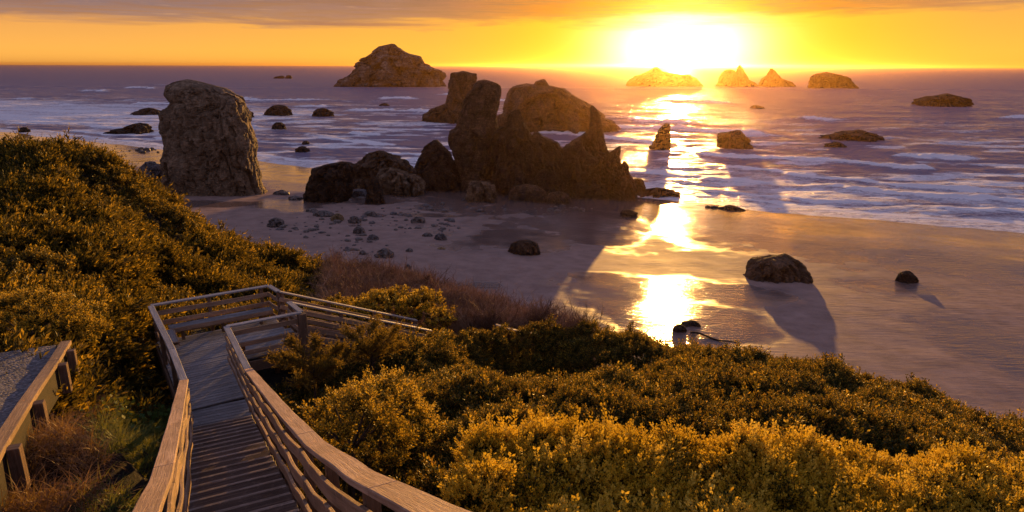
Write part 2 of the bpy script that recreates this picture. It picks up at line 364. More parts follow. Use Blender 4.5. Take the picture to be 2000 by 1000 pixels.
# ------------------------------------------------------------------ sea and beach sheets
ang = np.tan(np.radians(np.linspace(-56, 56, 1000)))
def fan(Ys):
    Y, A = np.meshgrid(Ys, ang, indexing='ij'); return A * Y, Y
X, Y = fan(np.concatenate([np.geomspace(20, 290, 620), np.geomspace(300, 900, 30)]))
d = shore_d(X, Y); Z = beach_z(X, Y, d)
def pnear(X, Y, px, py, rx, ry):
    q = march(px, py); return np.exp(-((X - q[0]) / rx) ** 2 - ((Y - q[1]) / ry) ** 2)
wetn = n2(X, Y, 14, 4, 11)
wet = 1 - sstep(26, 60, d + 9 * wetn)
def swash(Y0, Y1):  # helper for tongues
    return None
PXX = 1000 + X / Y * 0  # unused
left_dry = sstep(-6, -16, X + .25 * (Y - 80)) * sstep(60, 66, Y) * (1 - sstep(112, 124, Y))
wet = wet * (1 - .85 * left_dry * sstep(-.15, .15, n2(X, Y, 9, 4, 12) + .15))
for (px, py, rx, ry, a) in ((1010, 455, 14, 14, 1.0), (1140, 455, 9, 12, 1), (935, 558, 2.2, 1.6, 1), (1250, 600, 6, 7, 1.0), (1340, 620, 7, 7, 1.2), (1290, 560, 9, 5, 1.2), (1410, 575, 7, 5, 1.0), (1400, 640, 6, 6, .9), (1180, 540, 4, 4, 1.0), (1850, 640, 4, 9, 1.1), (560, 400, 9, 7, .9), (430, 400, 12, 4, .9), (650, 440, 10, 2, .7), (830, 420, 9, 3, .9), (1700, 560, 16, 5, .6)):
    wet = np.maximum(wet, a * pnear(X, Y, px, py, rx, ry) * (1 + .8 * wetn))
wet = np.clip(wet, 0, 1); wet = sstep(.25, .75, wet + .25 * n2(X, Y, 3, 3, 13))
Z = Z - .03 * wet
rip = np.clip(.35 + .9 * sstep(0, .4, n2(X, Y, 18, 2, 14) + .2), 0, 1) * sstep(150, 90, Y) + .25
beach = add('beach', mesh_np('beach', np.stack([X, Y, Z], -1).reshape(-1, 3), gridfaces(*X.shape), [M['sand']], True, {'wet': wet.ravel(), 'ripple': rip.ravel()}))
tag(beach, kind='structure')

Ys = np.concatenate([np.geomspace(60, 1500, 820), np.geomspace(1530, 20000, 50)])
X, Y = fan(Ys); D = -shore_d(X, Y)
along = X * .87 - Y * .49
Z = .32 * n2(X * .6, Y * 1.4, 9, 4, 20) + .6 * n2(X * .35, Y, 30, 3, 21) * sstep(30, 160, D)
foam = np.zeros_like(X)
for i, (dd, amp, L, thr, wid) in enumerate(((5, .12, 60, -.9, 3.0), (14, .22, 35, -.2, 3), (27, .4, 40, -.2, 4), (46, .4, 30, 0, 4), (68, .7, 45, -.1, 5), (98, .8, 50, .1, 7), (135, 1.2, 80, .0, 9), (180, 1.1, 60, .15, 9), (235, 1.4, 90, .08, 10), (300, 1.3, 80, .2, 11), (380, 1.5, 100, .22, 12), (480, 1.5, 120, .3, 13))):
    off = dd + .22 * dd ** .7 * 3 * n2(along, along * 0 + 3.1 * i, 55, 4, 30 + i) + 2.2 * n2(X, Y, 9, 3, 50 + i)
    on = sstep(thr, thr + .35, n2(along, Y * .5, L, 2, 70 + i) + (.25 if i < 7 else 0) * sstep(20, 60, X))
    q = (D - off) / wid                        # negative: shoreward of the crest
    prof = np.where(q > 0, np.exp(-q * q * .8), np.exp(-q * q * 7))
    Z = Z + amp * on * prof * (1 + .5 * n2(X, Y, 3.5, 3, 170 + i))
    fr = np.exp(-((q + .15) / .3) ** 2) * 1.0 + .55 * np.where(q < 0, np.exp(q * .9), np.exp(-q * .45))
    foam = np.maximum(foam, on * fr * (1.0 if i < 7 else .8))
patch = sstep(-.25, .5, n2(X * .6, Y * 1.6, 14, 5, 90)) * sstep(460, 20, D) * .74
foam = np.maximum(foam, patch)
foam = np.maximum(foam, .62 * sstep(16, 0, D)); foam = np.maximum(foam, (.56 + .2 * n2(X * .5, Y * 1.5, 7, 4, 92)) * sstep(70, 25, D) * sstep(10, 45, X))
foam = np.maximum(foam * sstep(560, 430, D), .34 * sstep(.45, .8, n2(X * .5, Y * 1.7, 22, 3, 95)) * sstep(900, 600, D))
edge = 0
foam = np.maximum(foam, (.66 + .3 * n2(X * .35, Y * 1.4, 12, 4, 93)) * sstep(10, 40, D) * sstep(230, 120, D) * sstep(-70, -120, X))
Z = Z * sstep(0, 12, D) * sstep(1500, 700, Y) + .02
far = sstep(150, 1300, Y)
sea = add('sea', mesh_np('sea', np.stack([X, Y, Z], -1).reshape(-1, 3), gridfaces(*X.shape), [M['sea']], True, {'foam': foam.ravel(), 'far': far.ravel()}))
tag(sea, kind='structure')

xs = np.arange(-66, 66.1, .35); ys = np.arange(-13, 58.1, .35)
X, Y = np.meshgrid(xs, ys); c = canopy_z(X, Y); Z = bluff_z(X, Y, c) + .12 * n2(X, Y, 1.2, 3, 8)
Z = np.maximum(Z, beach_z(X, Y) - 3)
gx, gn = X, Y
hill = add('hillside', mesh_np('hillside', np.stack([X, Y, Z], -1).reshape(-1, 3), gridfaces(*X.shape), [M['soil']], True))
tag(hill, kind='structure')

# ------------------------------------------------------------------ rocks
def facets(Q, k=0):
    """broken faces: every Voronoi cell is its own tilted plane, with a groove between cells"""
    sh = Q.shape[:-1]; P = Q.reshape(-1, 3) + .35 * np.stack([perlin(Q.reshape(-1, 3) * 1.7 + a) for a in (3.1, 8.7, 15.3)], -1); I = np.floor(P).astype(np.int64)
    d1 = np.full(len(P), 9.); d2 = d1.copy(); val = np.zeros(len(P))
    for a in (-1, 0, 1):
        for b in (-1, 0, 1):
            for c in (-1, 0, 1):
                J = I + [a, b, c]; h = _h(J[:, 0] + k, J[:, 1], J[:, 2]); g = _G[h]; C = J + .5 + .42 * g; r = P - C
                d = (r * r).sum(1); m1 = d < d1
                v = .45 * _G[(h * 7 + 3) & 4095][:, 0] + .8 * (r * _G[(h * 13 + 5) & 4095]).sum(1)
                d2 = np.where(m1, d1, np.minimum(d2, d)); val = np.where(m1, v, val); d1 = np.where(m1, d, d1)
    e = np.sqrt(d2) - np.sqrt(d1)
    return (val - .45 * np.exp(-e * 14)).reshape(sh)
def rock_mesh(parts, Yf, ratio, seed, px_m, m, amp=1.0, bottom=1.2, tilt=0.0):
    """parts: lists of (y, xl, xr) rows of the outline; Yf distance of the foot; each part one lofted, weathered mass"""
    VV, FF, base = [], [], 0
    for pi, pr in enumerate(parts):
        r = list(pr['rows'] if isinstance(pr, dict) else pr); dyo = pr.get('dy', 0) if isinstance(pr, dict) else 0
        rt = pr.get('ratio', ratio) if isinstance(pr, dict) else ratio
        r = np.array(r, float); wmax = (r[:, 2] - r[:, 1]).max() * px_m
        Yc = Yf + rt * wmax * .5 + dyo
        Pl = np.array([at(a[1], a[0], Yc) for a in r]); Pr = np.array([at(a[2], a[0], Yc) for a in r])
        z = Pl[:, 2]; xl, xr = Pl[:, 0], Pr[:, 0]
        o = np.argsort(z); z, xl, xr = z[o], xl[o], xr[o]
        z = np.concatenate([[z[0] - bottom], z]); xl = np.concatenate([[xl[0]], xl]); xr = np.concatenate([[xr[0]], xr])
        H = z[-1] - z[0]; step = max(px_m * 1.3, H / 130)
        na = int(np.clip(2.6 * wmax / step, 26, 190)); nz = int(np.clip(H / step, 10, 150))
        t = np.linspace(0, 1, nz); zz = z[0] + H * t
        L = np.interp(zz, z, xl); R = np.interp(zz, z, xr)
        w = np.maximum(R - L, .02); cx = (L + R) / 2
        ws = np.array([w[max(0, k - nz // 8):k + nz // 8 + 1].mean() for k in range(nz)])
        dep = rt * (.55 * w + .2 * ws + .25 * w.max() * np.sqrt(np.clip(1.02 - t, 0, 1)))
        dep = np.minimum(dep, rt * w.max())
        th = np.linspace(0, 2 * np.pi, na, endpoint=False); e = 2 / 2.7
        cs = np.sign(np.cos(th)) * np.abs(np.cos(th)) ** e; sn_ = np.sign(np.sin(th)) * np.abs(np.sin(th)) ** e
        PX = cx[:, None] + w[:, None] / 2 * cs[None]; PY = Yc + dep[:, None] / 2 * sn_[None] + tilt * (zz - z[0])[:, None]; PZ_ = np.repeat(zz[:, None], na, 1)
        P = np.stack([PX, PY, PZ_], -1)
        sc = wmax * .42
        Q = (P + seed * 13.1) / sc; Q[..., 2] *= .75
        n = .35 * fbm(Q, 4, .5, True) + .35 * fbm(Q * 2.3 + 5, 5, .6)
        n += 1.5 * facets(Q * np.array([1.5, 1.5, .8]) + 3) + .8 * facets(Q * np.array([3.6, 3.6, 2.2]) + 11, 5) + .3 * facets(Q * np.array([8., 8., 6.]) + 21, 9)
        n -= n.mean()
        nrm = np.stack([cs[None] * np.ones_like(PX), sn_[None] * np.ones_like(PX), 0 * PX], -1)
        loc = np.minimum(w[:, None], wmax * .8) * .068 * amp + .014 * wmax * amp
        fade = np.ones((nz, 1)); 
        P = P + nrm * (n * loc)[..., None] * np.array([.75, 1.5, 0])
        P[..., 2] += fbm(Q * 2.6 + 31, 3) * wmax * .018 * amp * np.minimum(1, 4 * t)[:, None]
        top = P[-1].mean(0); top[2] += w[-1] * .12
        bot = P[0].mean(0)
        V = np.concatenate([P.reshape(-1, 3), [top, bot]]); k = np.arange(nz * na).reshape(nz, na)
        k2 = np.roll(k, -1, 1)
        F = np.stack([k[:-1], k2[:-1], k2[1:], k[1:]], -1).reshape(-1, 4)
        T = np.stack([k[-1], k2[-1], np.full(na, nz * na)], -1); B = np.stack([k2[0], k[0], np.full(na, nz * na + 1)], -1)
        VV.append(V); FF.append((F + base, np.concatenate([T, B]) + base)); base += len(V)
    V = np.concatenate(VV); o = np.array([V[:, 0].mean(), V[:, 1].mean(), 0.0])
    zmin = V[:, 2].min() + bottom; o[2] = zmin
    me = mesh_np('rock', V - o, [np.concatenate([f[0] for f in FF]), np.concatenate([f[1] for f in FF])], [m], False)
    return me, o
_rs = [0]
def rock(name, label, cat, parts, base, m='rock_brown', ratio=.8, amp=1.0, group=None, bottom=1.2, dY=0.0, tilt=0.0):
    _rs[0] += 1
    if not isinstance(parts[0], (list, dict)): parts = [parts]
    r0 = parts[0]['rows'] if isinstance(parts[0], dict) else parts[0]
    cx = sum(a[1] + a[2] for a in r0[-2:]) / 4
    q = march(cx, base); Yf = q[1] + dY; px_m = Yf / FPX * 2.0 / 2.0
    me, o = rock_mesh(parts, Yf, ratio, _rs[0], px_m, M[m], amp, bottom, tilt)
    me.name = name; ob = add(name, me); ob.location = o
    return tag(ob, label, cat, group)

GS = 'sea stacks standing off the beach'
rock('sea_stack', 'broad flat-topped tan sea stack standing alone at the beach edge beside the bluff', 'sea stack',
     [(160, 352, 382), (164, 340, 396), (170, 327, 416), (178, 325, 440), (190, 328, 464), (202, 335, 474), (215, 328, 477), (225, 327, 481), (235, 330, 483), (250, 332, 488), (270, 331, 495), (285, 333, 499), (300, 333, 497), (310, 328, 497), (320, 326, 499), (335, 332, 503), (350, 338, 506), (365, 341, 508), (376, 345, 514), (388, 344, 518)], 386, 'rock_tan', .75, .5, GS)
rock('boulder', 'pale grey boulder leaning beside the foot of the flat-topped stack', 'boulder', [(319, 284, 300), (326, 281, 312), (334, 279, 320), (345, 280, 328), (368, 288, 338)], 372, 'rock_grey', .8, 1.4)
rock('sea_stack', 'largest distant sea stack, a domed island with pale streaks on the horizon', 'sea stack',
     [(87, 757, 774), (92, 742, 779), (100, 732, 788), (106, 725, 798), (111, 718, 819), (123, 703, 828), (134, 694, 847), (142, 688, 862), (149, 682, 864), (160, 673, 864), (170, 667, 866)], 171, 'rock_face', .7, .8, GS)
rock('sea_stack', 'leaning boot-shaped sea stack just behind the tall slanted tower', 'sea stack',
     [(141, 893, 915), (144, 884, 931), (155, 880, 933), (170, 880, 931), (185, 876, 928), (202, 872, 926), (209, 858, 926), (216, 843, 926), (227, 829, 926), (242, 826, 926)], 242, 'rock_brown', .7, .9, GS)
rock('sea_stack', 'wide humped sea stack behind the jagged spires, sloping down to the surf', 'sea stack',
     [{'rows': [(164, 1018, 1040), (166, 1012, 1072), (171, 1005, 1100), (183, 1003, 1117), (189, 1003, 1128), (201, 999, 1147), (212, 996, 1163), (223, 984, 1178), (231, 974, 1190), (242, 972, 1204), (262, 972, 1209)]},
      {'rows': [(155, 1058, 1065), (159, 1047, 1068), (165, 1044, 1071), (180, 1040, 1080)], 'dy': 10}], 262, 'rock_brown', .6, .9, GS)
rock('sea_rock', 'dark block-shaped rock at the left end of the central rock group', 'rock', [(320, 655, 685), (325, 630, 690), (332, 613, 690), (345, 610, 689), (360, 606, 688), (380, 600, 683), (398, 597, 674)], 397, 'rock_dark', .7, 1.3)
rock('sea_rock', 'broad rounded rock between the dark block and the pointed rock', 'rock', [(298, 725, 758), (303, 712, 768), (315, 700, 790), (322, 692, 798), (335, 690, 812), (350, 688, 815), (378, 690, 815)], 378, 'rock_brown', .6, 1.4)
rock('boulder', 'pale rounded boulder in front of the broad rounded rock', 'boulder', [(332, 745, 780), (338, 741, 800), (345, 740, 815), (358, 742, 828), (370, 745, 830), (384, 757, 825)], 383, 'rock_tan', .6, 1.3)
rock('sea_rock', 'pointed rock leaning against the tall slanted tower', 'rock', [(274, 848, 854), (280, 840, 860), (288, 833, 868), (303, 824, 880), (322, 813, 892), (340, 812, 906), (374, 822, 916)], 374, 'rock_dark', 1.1, 1.0)
rock('sea_stack', 'tall slanted tower of rock, highest of the central rock group', 'sea stack',
     [(158, 936, 955), (162, 931, 969), (168, 927, 976), (174, 923, 977), (185, 915, 976), (197, 906, 974), (212, 904, 973), (231, 896, 971), (250, 889, 971), (256, 880, 971), (273, 876, 969), (288, 880, 967), (322, 893, 967), (345, 900, 966), (376, 904, 966)], 376, 'rock_brown', .8, .65, GS)
rock('sea_stack', 'black jagged rock with a thin peak beside the slanted tower', 'sea stack',
     [[(214, 1008, 1013), (223, 995, 1018), (235, 993, 1021), (246, 991, 1026), (252, 973, 1030), (262, 968, 1034), (284, 965, 1045), (310, 965, 1060), (350, 966, 1070), (392, 975, 1075)],
      [(258, 1044, 1053), (266, 1038, 1060), (276, 1034, 1090), (285, 1032, 1096), (300, 1030, 1104), (340, 1030, 1120), (392, 1035, 1130)]], 388, 'rock_dark', .9, .85, GS, dY=4)
rock('sea_stack', 'spired rock with a finger-like needle and broken teeth at the right end of the group', 'sea stack',
     [[(206, 1155, 1159), (212, 1151, 1165), (223, 1149, 1172), (238, 1149, 1174), (252, 1148, 1177), (262, 1138, 1179), (272, 1126, 1182), (284, 1112, 1184), (294, 1102, 1188), (310, 1098, 1206), (326, 1095, 1212), (345, 1092, 1226), (365, 1090, 1238), (390, 1092, 1244)],
      [(285, 1209, 1213), (290, 1201, 1213), (296, 1192, 1212), (304, 1188, 1210), (320, 1185, 1212), (345, 1184, 1215)],
      [(314, 1218, 1222), (320, 1214, 1227), (335, 1208, 1229), (360, 1205, 1236), (386, 1205, 1243)]], 388, 'rock_dark', .5, .8, GS)
rock('boulder', 'round black boulder against the right foot of the spired rock', 'boulder', [(348, 1240, 1252), (355, 1236, 1257), (365, 1236, 1260), (380, 1238, 1260)], 380, 'rock_dark', .9, 1.2)
rock('rock_ledge', 'low black ledge running into the surf beside the round black boulder', 'rock', [(370, 1262, 1305), (374, 1252, 1318), (378, 1249, 1325), (384, 1248, 1328)], 384, 'rock_dark', .5, 2, bottom=.6)
rock('boulder', 'small dark pointed boulder on the sand in front of the pale rounded boulder', 'boulder', [(347, 728, 735), (355, 725, 740), (372, 722, 745), (385, 717, 750), (400, 714, 753)], 400, 'rock_dark', .8, 1.3)
rock('boulder', 'rugged crumbly pale boulder in front of the slanted tower', 'boulder', [(357, 922, 955), (362, 917, 966), (375, 914, 970), (385, 912, 970), (395, 912, 968)], 395, 'rock_tan', .7, 2)
rock('boulder', 'low smooth boulder below the black jagged rock', 'boulder', [(365, 1005, 1050), (372, 998, 1065), (385, 996, 1070), (394, 1000, 1066)], 394, 'rock_brown', .6, 1)
rock('boulder', 'small round boulder below the spired rock', 'boulder', [(375, 1080, 1100), (382, 1071, 1112), (392, 1068, 1116), (399, 1072, 1112)], 399, 'rock_brown', .8, 1)
for r, lb in (([(342, 690, 702), (350, 684, 712), (366, 682, 714)], 'ochre stone topmost of the pile beside the dark block rock'), ([(357, 690, 704), (362, 685, 712), (378, 684, 713)], 'ochre stone in the middle of the pile beside the dark block rock'),
              ([(372, 690, 712), (376, 683, 716), (388, 682, 718)], 'grey stone at the foot of the pile beside the dark block rock')):
    rock('boulder', lb, 'boulder', r, r[-1][0], 'stone_ochre' if 'ochre' in lb else 'rock_grey', .8, 1.2, bottom=.5)
# far rocks
FR_ = 'far rocks near the horizon'
rock('sea_stack', 'hazy double-humped sea stack directly below the setting sun', 'sea stack', [(132, 1277, 1284), (138, 1268, 1292), (142, 1260, 1304), (144, 1256, 1340), (150, 1244, 1352), (158, 1230, 1362), (168, 1222, 1370)], 168, 'rock_far', .6, .9, FR_)
rock('sea_stack', 'hazy far rock with a thin spire, between the sunlit hump and the hooked rock', 'sea stack', [[(136, 1418, 1432), (142, 1411, 1442), (150, 1406, 1455), (160, 1404, 1470), (168, 1400, 1480)], [(126, 1443, 1446), (131, 1440, 1450), (142, 1437, 1456), (155, 1434, 1462), (166, 1430, 1476)]], 168, 'rock_far', .6, .9, FR_)
rock('sea_stack', 'hooked far rock with a low tail trailing off its side', 'sea stack', [(132, 1504, 1509), (138, 1501, 1515), (145, 1499, 1520), (152, 1489, 1524), (158, 1486, 1538), (167, 1486, 1553)], 168, 'rock_far', .6, .9, FR_)
rock('sea_stack', 'blocky far rock with a flat sloping top, last of the horizon rocks', 'sea stack', [(142, 1600, 1628), (147, 1588, 1645), (152, 1585, 1660), (160, 1584, 1665), (171, 1585, 1671)], 171, 'rock_far', .6, .9, FR_)
SR = 'rocks standing in the surf'
for nm_, lb, rows in (
    ('sea_rock', 'low flat-topped rock farthest toward the open sea edge of the surf', [(184, 1830, 1868), (190, 1812, 1875), (196, 1802, 1882), (206, 1796, 1888)]),
    ('sea_rock', 'narrow fin-shaped rock standing in the sun glitter', [(240, 1299, 1306), (246, 1292, 1310), (255, 1288, 1310), (272, 1279, 1308), (293, 1267, 1307)]),
    ('sea_rock', 'double rounded rock next to the narrow fin in the surf', [(254, 1432, 1446), (260, 1412, 1452), (267, 1403, 1457), (275, 1406, 1464), (282, 1408, 1470), (291, 1405, 1471)]),
    ('sea_rock', 'wide low whaleback rock in the surf', [(253, 1665, 1690), (259, 1636, 1704), (266, 1622, 1713), (275, 1617, 1718)]),
    ('sea_rock', 'small rock just shoreward of the wide whaleback rock', [(276, 1625, 1642), (281, 1615, 1648), (288, 1612, 1652)]),
    ('sea_rock', 'low rock in the surf to the seaward of the long two-part rock', [(215, 280, 302), (220, 268, 312), (227, 263, 315)]),
    ('sea_rock', 'long two-part rock awash between the bluff and the flat-topped stack', [(245, 262, 285), (252, 240, 288), (259, 212, 288), (265, 207, 288)]),
    ('sea_rock', 'rounded rock in open water between the flat-topped stack and the domed island', [(208, 535, 555), (215, 523, 563), (227, 517, 566)]),
    ('sea_rock', 'small round rock directly shoreward of the rounded open-water rock', [(241, 540, 550), (246, 534, 556), (255, 532, 559)]),
    ('sea_rock', 'rock with a pointed hump in open water, beside breaking foam', [(214, 622, 640), (220, 614, 648), (229, 610, 651)]),
    ('sea_rock', 'small dark rock in the foam near the dark block rock', [(288, 585, 598), (293, 579, 602), (300, 578, 604)]),
    ('sea_rock', 'rock half hidden behind the shoulder of the flat-topped stack', [(214, 476, 484), (220, 472, 491), (232, 470, 495)]),
    ('sea_rock', 'small round rock at the waterline above the bluff hedge', [(252, 43, 52), (256, 39, 56), (262, 39, 57)]),
    ('sea_rock', 'tiny flat rock awash, longer one of the pair near the horizon', [(150, 545, 554), (152, 538, 556), (155, 535, 556)]),
    ('sea_rock', 'tiny square rock of the pair near the horizon', [(149, 559, 568), (152, 558, 570), (155, 557, 570)]),
    ('sea_rock', 'tiny rock awash between the domed island and the boot-shaped stack', [(203, 746, 756), (206, 742, 760), (209, 740, 762)]),
    ('sea_rock', 'tiny low rock awash in the orange glare seaward of the double rounded rock', [(205, 1472, 1484), (207, 1468, 1490), (210, 1466, 1493)]),
    ('sea_rock', 'tiny rock awash just above the small dark foam rock', [(277, 594, 602), (280, 591, 604), (283, 590, 605)]),
    ('sea_rock', 'black rock awash at the edge of the swash where foam meets sand', [(400, 1420, 1432), (404, 1412, 1446), (410, 1400, 1456)])):
    rock(nm_, lb, 'rock', rows, rows[-1][0], 'rock_dark', .8, 1.3, SR)
# beach boulders
rock('boulder', 'big brown boulder casting a long shadow over the open sand', 'boulder', [(495, 1527, 1540), (500, 1518, 1548), (504, 1486, 1556), (508, 1479, 1561), (516, 1470, 1567), (525, 1464, 1571), (535, 1459, 1573), (550, 1458, 1573)], 550, 'rock_brown', .8, .9)
rock('boulder', 'small pyramid-shaped dark rock in a thin film of water on the sand', 'boulder', [(527, 1770, 1778), (533, 1762, 1786), (540, 1756, 1790), (551, 1752, 1791)], 551, 'rock_dark', .8, 1)
rock('boulder', 'wet brown boulder in the shallow pool in front of the central rock group', 'boulder', [(472, 1008, 1042), (476, 1001, 1048), (486, 997, 1053), (500, 995, 1056)], 499, 'rock_dark', .8, 1)
rock('boulder', 'small dark boulder at the edge of the pool nearest the sun reflection', 'boulder', [(410, 1218, 1236), (414, 1212, 1243), (423, 1211, 1245)], 423, 'rock_dark', .8, 1)
BS = 'boulders scattered on the sand'
for lb, x0, x1, y0, y1, mm in (
    ('grey boulder nearest the bluff brush among the scattered stones', 735, 771, 487, 505, 'stone'),
    ('dark round boulder at the left edge of the scattered stones', 524, 556, 427, 446, 'stone'),
    ('flat stone in the channel between the flat-topped stack and the dark block', 537, 566, 373, 383, 'stone'),
    ('flatter second stone in the channel beside the dark block rock', 562, 592, 384, 391, 'stone'),
    ('small blue-grey stone alone on the sand above the bare brush', 792, 804, 517, 527, 'rock_grey'),
    ('flat dark stone at the near end of the wet sand by the brush', 1107, 1127, 624, 632, 'stone'),
    ('flat dark rock in the golden reflection, nearer of two', 1316, 1343, 634, 648, 'rock_dark'),
    ('flat dark rock in the golden reflection, farther of two', 1334, 1369, 626, 637, 'rock_dark'),
    ('long dark stone beside the ochre stone near the dark block rock', 612, 652, 413, 425, 'stone'),
    ('ochre rounded stone among the grey stones by the dark block rock', 649, 671, 418, 433, 'stone_ochre'),
    ('rounded grey stone right of the ochre stone on the sand', 681, 706, 423, 438, 'stone'),
    ('stone with a dark top on the middle of the stone field', 691, 713, 443, 458, 'stone'),
    ('oval grey stone in the middle of the stone field', 719, 740, 459, 470, 'rock_grey'),
    ('flat stone between the dark block rock and the stone field', 598, 622, 408, 416, 'stone'),
    ('wide flat stone near the shallow pool', 712, 738, 413, 424, 'stone'),
    ('brown stone on the pool edge below the rugged pale boulder', 803, 832, 424, 437, 'stone'),
    ('grey oval stone on the pool edge', 850, 874, 456, 470, 'rock_grey'),
    ('dark stone beside the oval stone on the pool edge', 826, 846, 455, 463, 'stone'),
    ('flat stone alone on smooth sand right of the stone field', 855, 871, 483, 488, 'stone_ochre'),
    ('rounded stone on smooth sand above the blue-grey stone', 793, 808, 486, 493, 'stone'),
    ('cluster-edge stone beside the brown brush', 702, 716, 490, 499, 'stone')):
    h = y1 - y0; w = x1 - x0
    rows = [(y0, x0 + w * .35, x1 - w * .35), (y0 + h * .2, x0 + w * .16, x1 - w * .18), (y0 + h * .5, x0 + w * .03, x1 - w * .05), (y1, x0, x1)]
    rock('boulder', lb, 'boulder', rows, y1, mm, .8, 1.2, BS, bottom=.4)
# pebble field: every stone its own object, four shared shapes
protos = []
for k in range(6):
    th = np.linspace(0, 2 * np.pi, 14, endpoint=False); ph = np.linspace(-.5 * np.pi, .5 * np.pi, 9)
    P, T = np.meshgrid(ph, th, indexing='ij')
    V = np.stack([np.cos(P) * np.cos(T) * (1 + .3 * rng.random()), np.cos(P) * np.sin(T), np.sin(P) * (.5 + .25 * rng.random())], -1).reshape(-1, 3)
    V = V * (1 + .28 * fbm(V * .9 + k * 7, 3)[:, None])
    kk = np.arange(9 * 14).reshape(9, 14); k2 = np.roll(kk, -1, 1)
    F = np.stack([kk[:-1], k2[:-1], k2[1:], kk[1:]], -1).reshape(-1, 4)
    protos.append(mesh_np('beach_stone', V, F, [M['stone'] if k % 3 else M['rock_grey']], True))
cl = [(640, 430, 60, 14), (700, 465, 55, 18), (780, 440, 60, 14), (850, 405, 55, 7), (760, 420, 70, 10), (690, 490, 40, 10), (620, 455, 50, 12), (560, 440, 40, 12), (990, 415, 70, 7), (700, 385, 40, 6), (280, 297, 30, 3), (870, 440, 30, 14), (1100, 408, 60, 5), (1420, 405, 25, 3)]
cnt = 0
for (cx, cy, rx, ry) in cl:
    for _ in range(21):
        px, py = cx + rng.normal() * rx * .55, cy + rng.normal() * ry * .6
        if px < 480 and py > 330: continue
        q = march(px, py); r = (.15 + .42 * rng.random() ** 3) * q[1] / 95
        ob = add('beach_stone', protos[int(rng.integers(6))]); ob.location = (q[0], q[1], q[2] + r * .12)
        ob.scale = (r, r * rng.uniform(.7, 1), r * rng.uniform(.7, 1.1)); ob.rotation_euler = (0, 0, rng.uniform(0, 6.3))
        tag(ob, 'small dark stone in the field of stones on the wet sand', 'stone', 'small stones strewn over the sand'); cnt += 1
# driftwood stick
def tube(path, rad, na=7):
    path = np.array(path, float); n = len(path); rad = np.broadcast_to(rad, n)
    t = np.gradient(path, axis=0); t /= np.linalg.norm(t, axis=1)[:, None]
    a = np.cross(t, [0, 0, 1.0]); bad = np.linalg.norm(a, axis=1) < 1e-3; a[bad] = [1, 0, 0]; a /= np.linalg.norm(a, axis=1)[:, None]; b = np.cross(t, a)
    th = np.linspace(0, 2 * np.pi, na, endpoint=False)
    V = path[:, None] + rad[:, None, None] * (np.cos(th)[None, :, None] * a[:, None] + np.sin(th)[None, :, None] * b[:, None])
    k = np.arange(n * na).reshape(n, na); k2 = np.roll(k, -1, 1)
    F = np.stack([k[:-1], k2[:-1], k2[1:], k[1:]], -1).reshape(-1, 4)
    return V.reshape(-1, 3), F
a, b = march(1350, 650), march(1440, 671)
tt = np.linspace(0, 1, 14); path = a + (b - a) * tt[:, None]; path[:, 2] = beach_z(path[:, 0], path[:, 1]) + .07 + .05 * np.sin(tt * 9); path[:, 1] += .15 * np.sin(tt * 7)
V, F = tube(path, .09 - .05 * tt); ob = add('driftwood', mesh_np('driftwood', V, F, [M['rock_dark']], True))
tag(ob, 'long thin dark driftwood stick lying in the golden wet sand', 'driftwood')

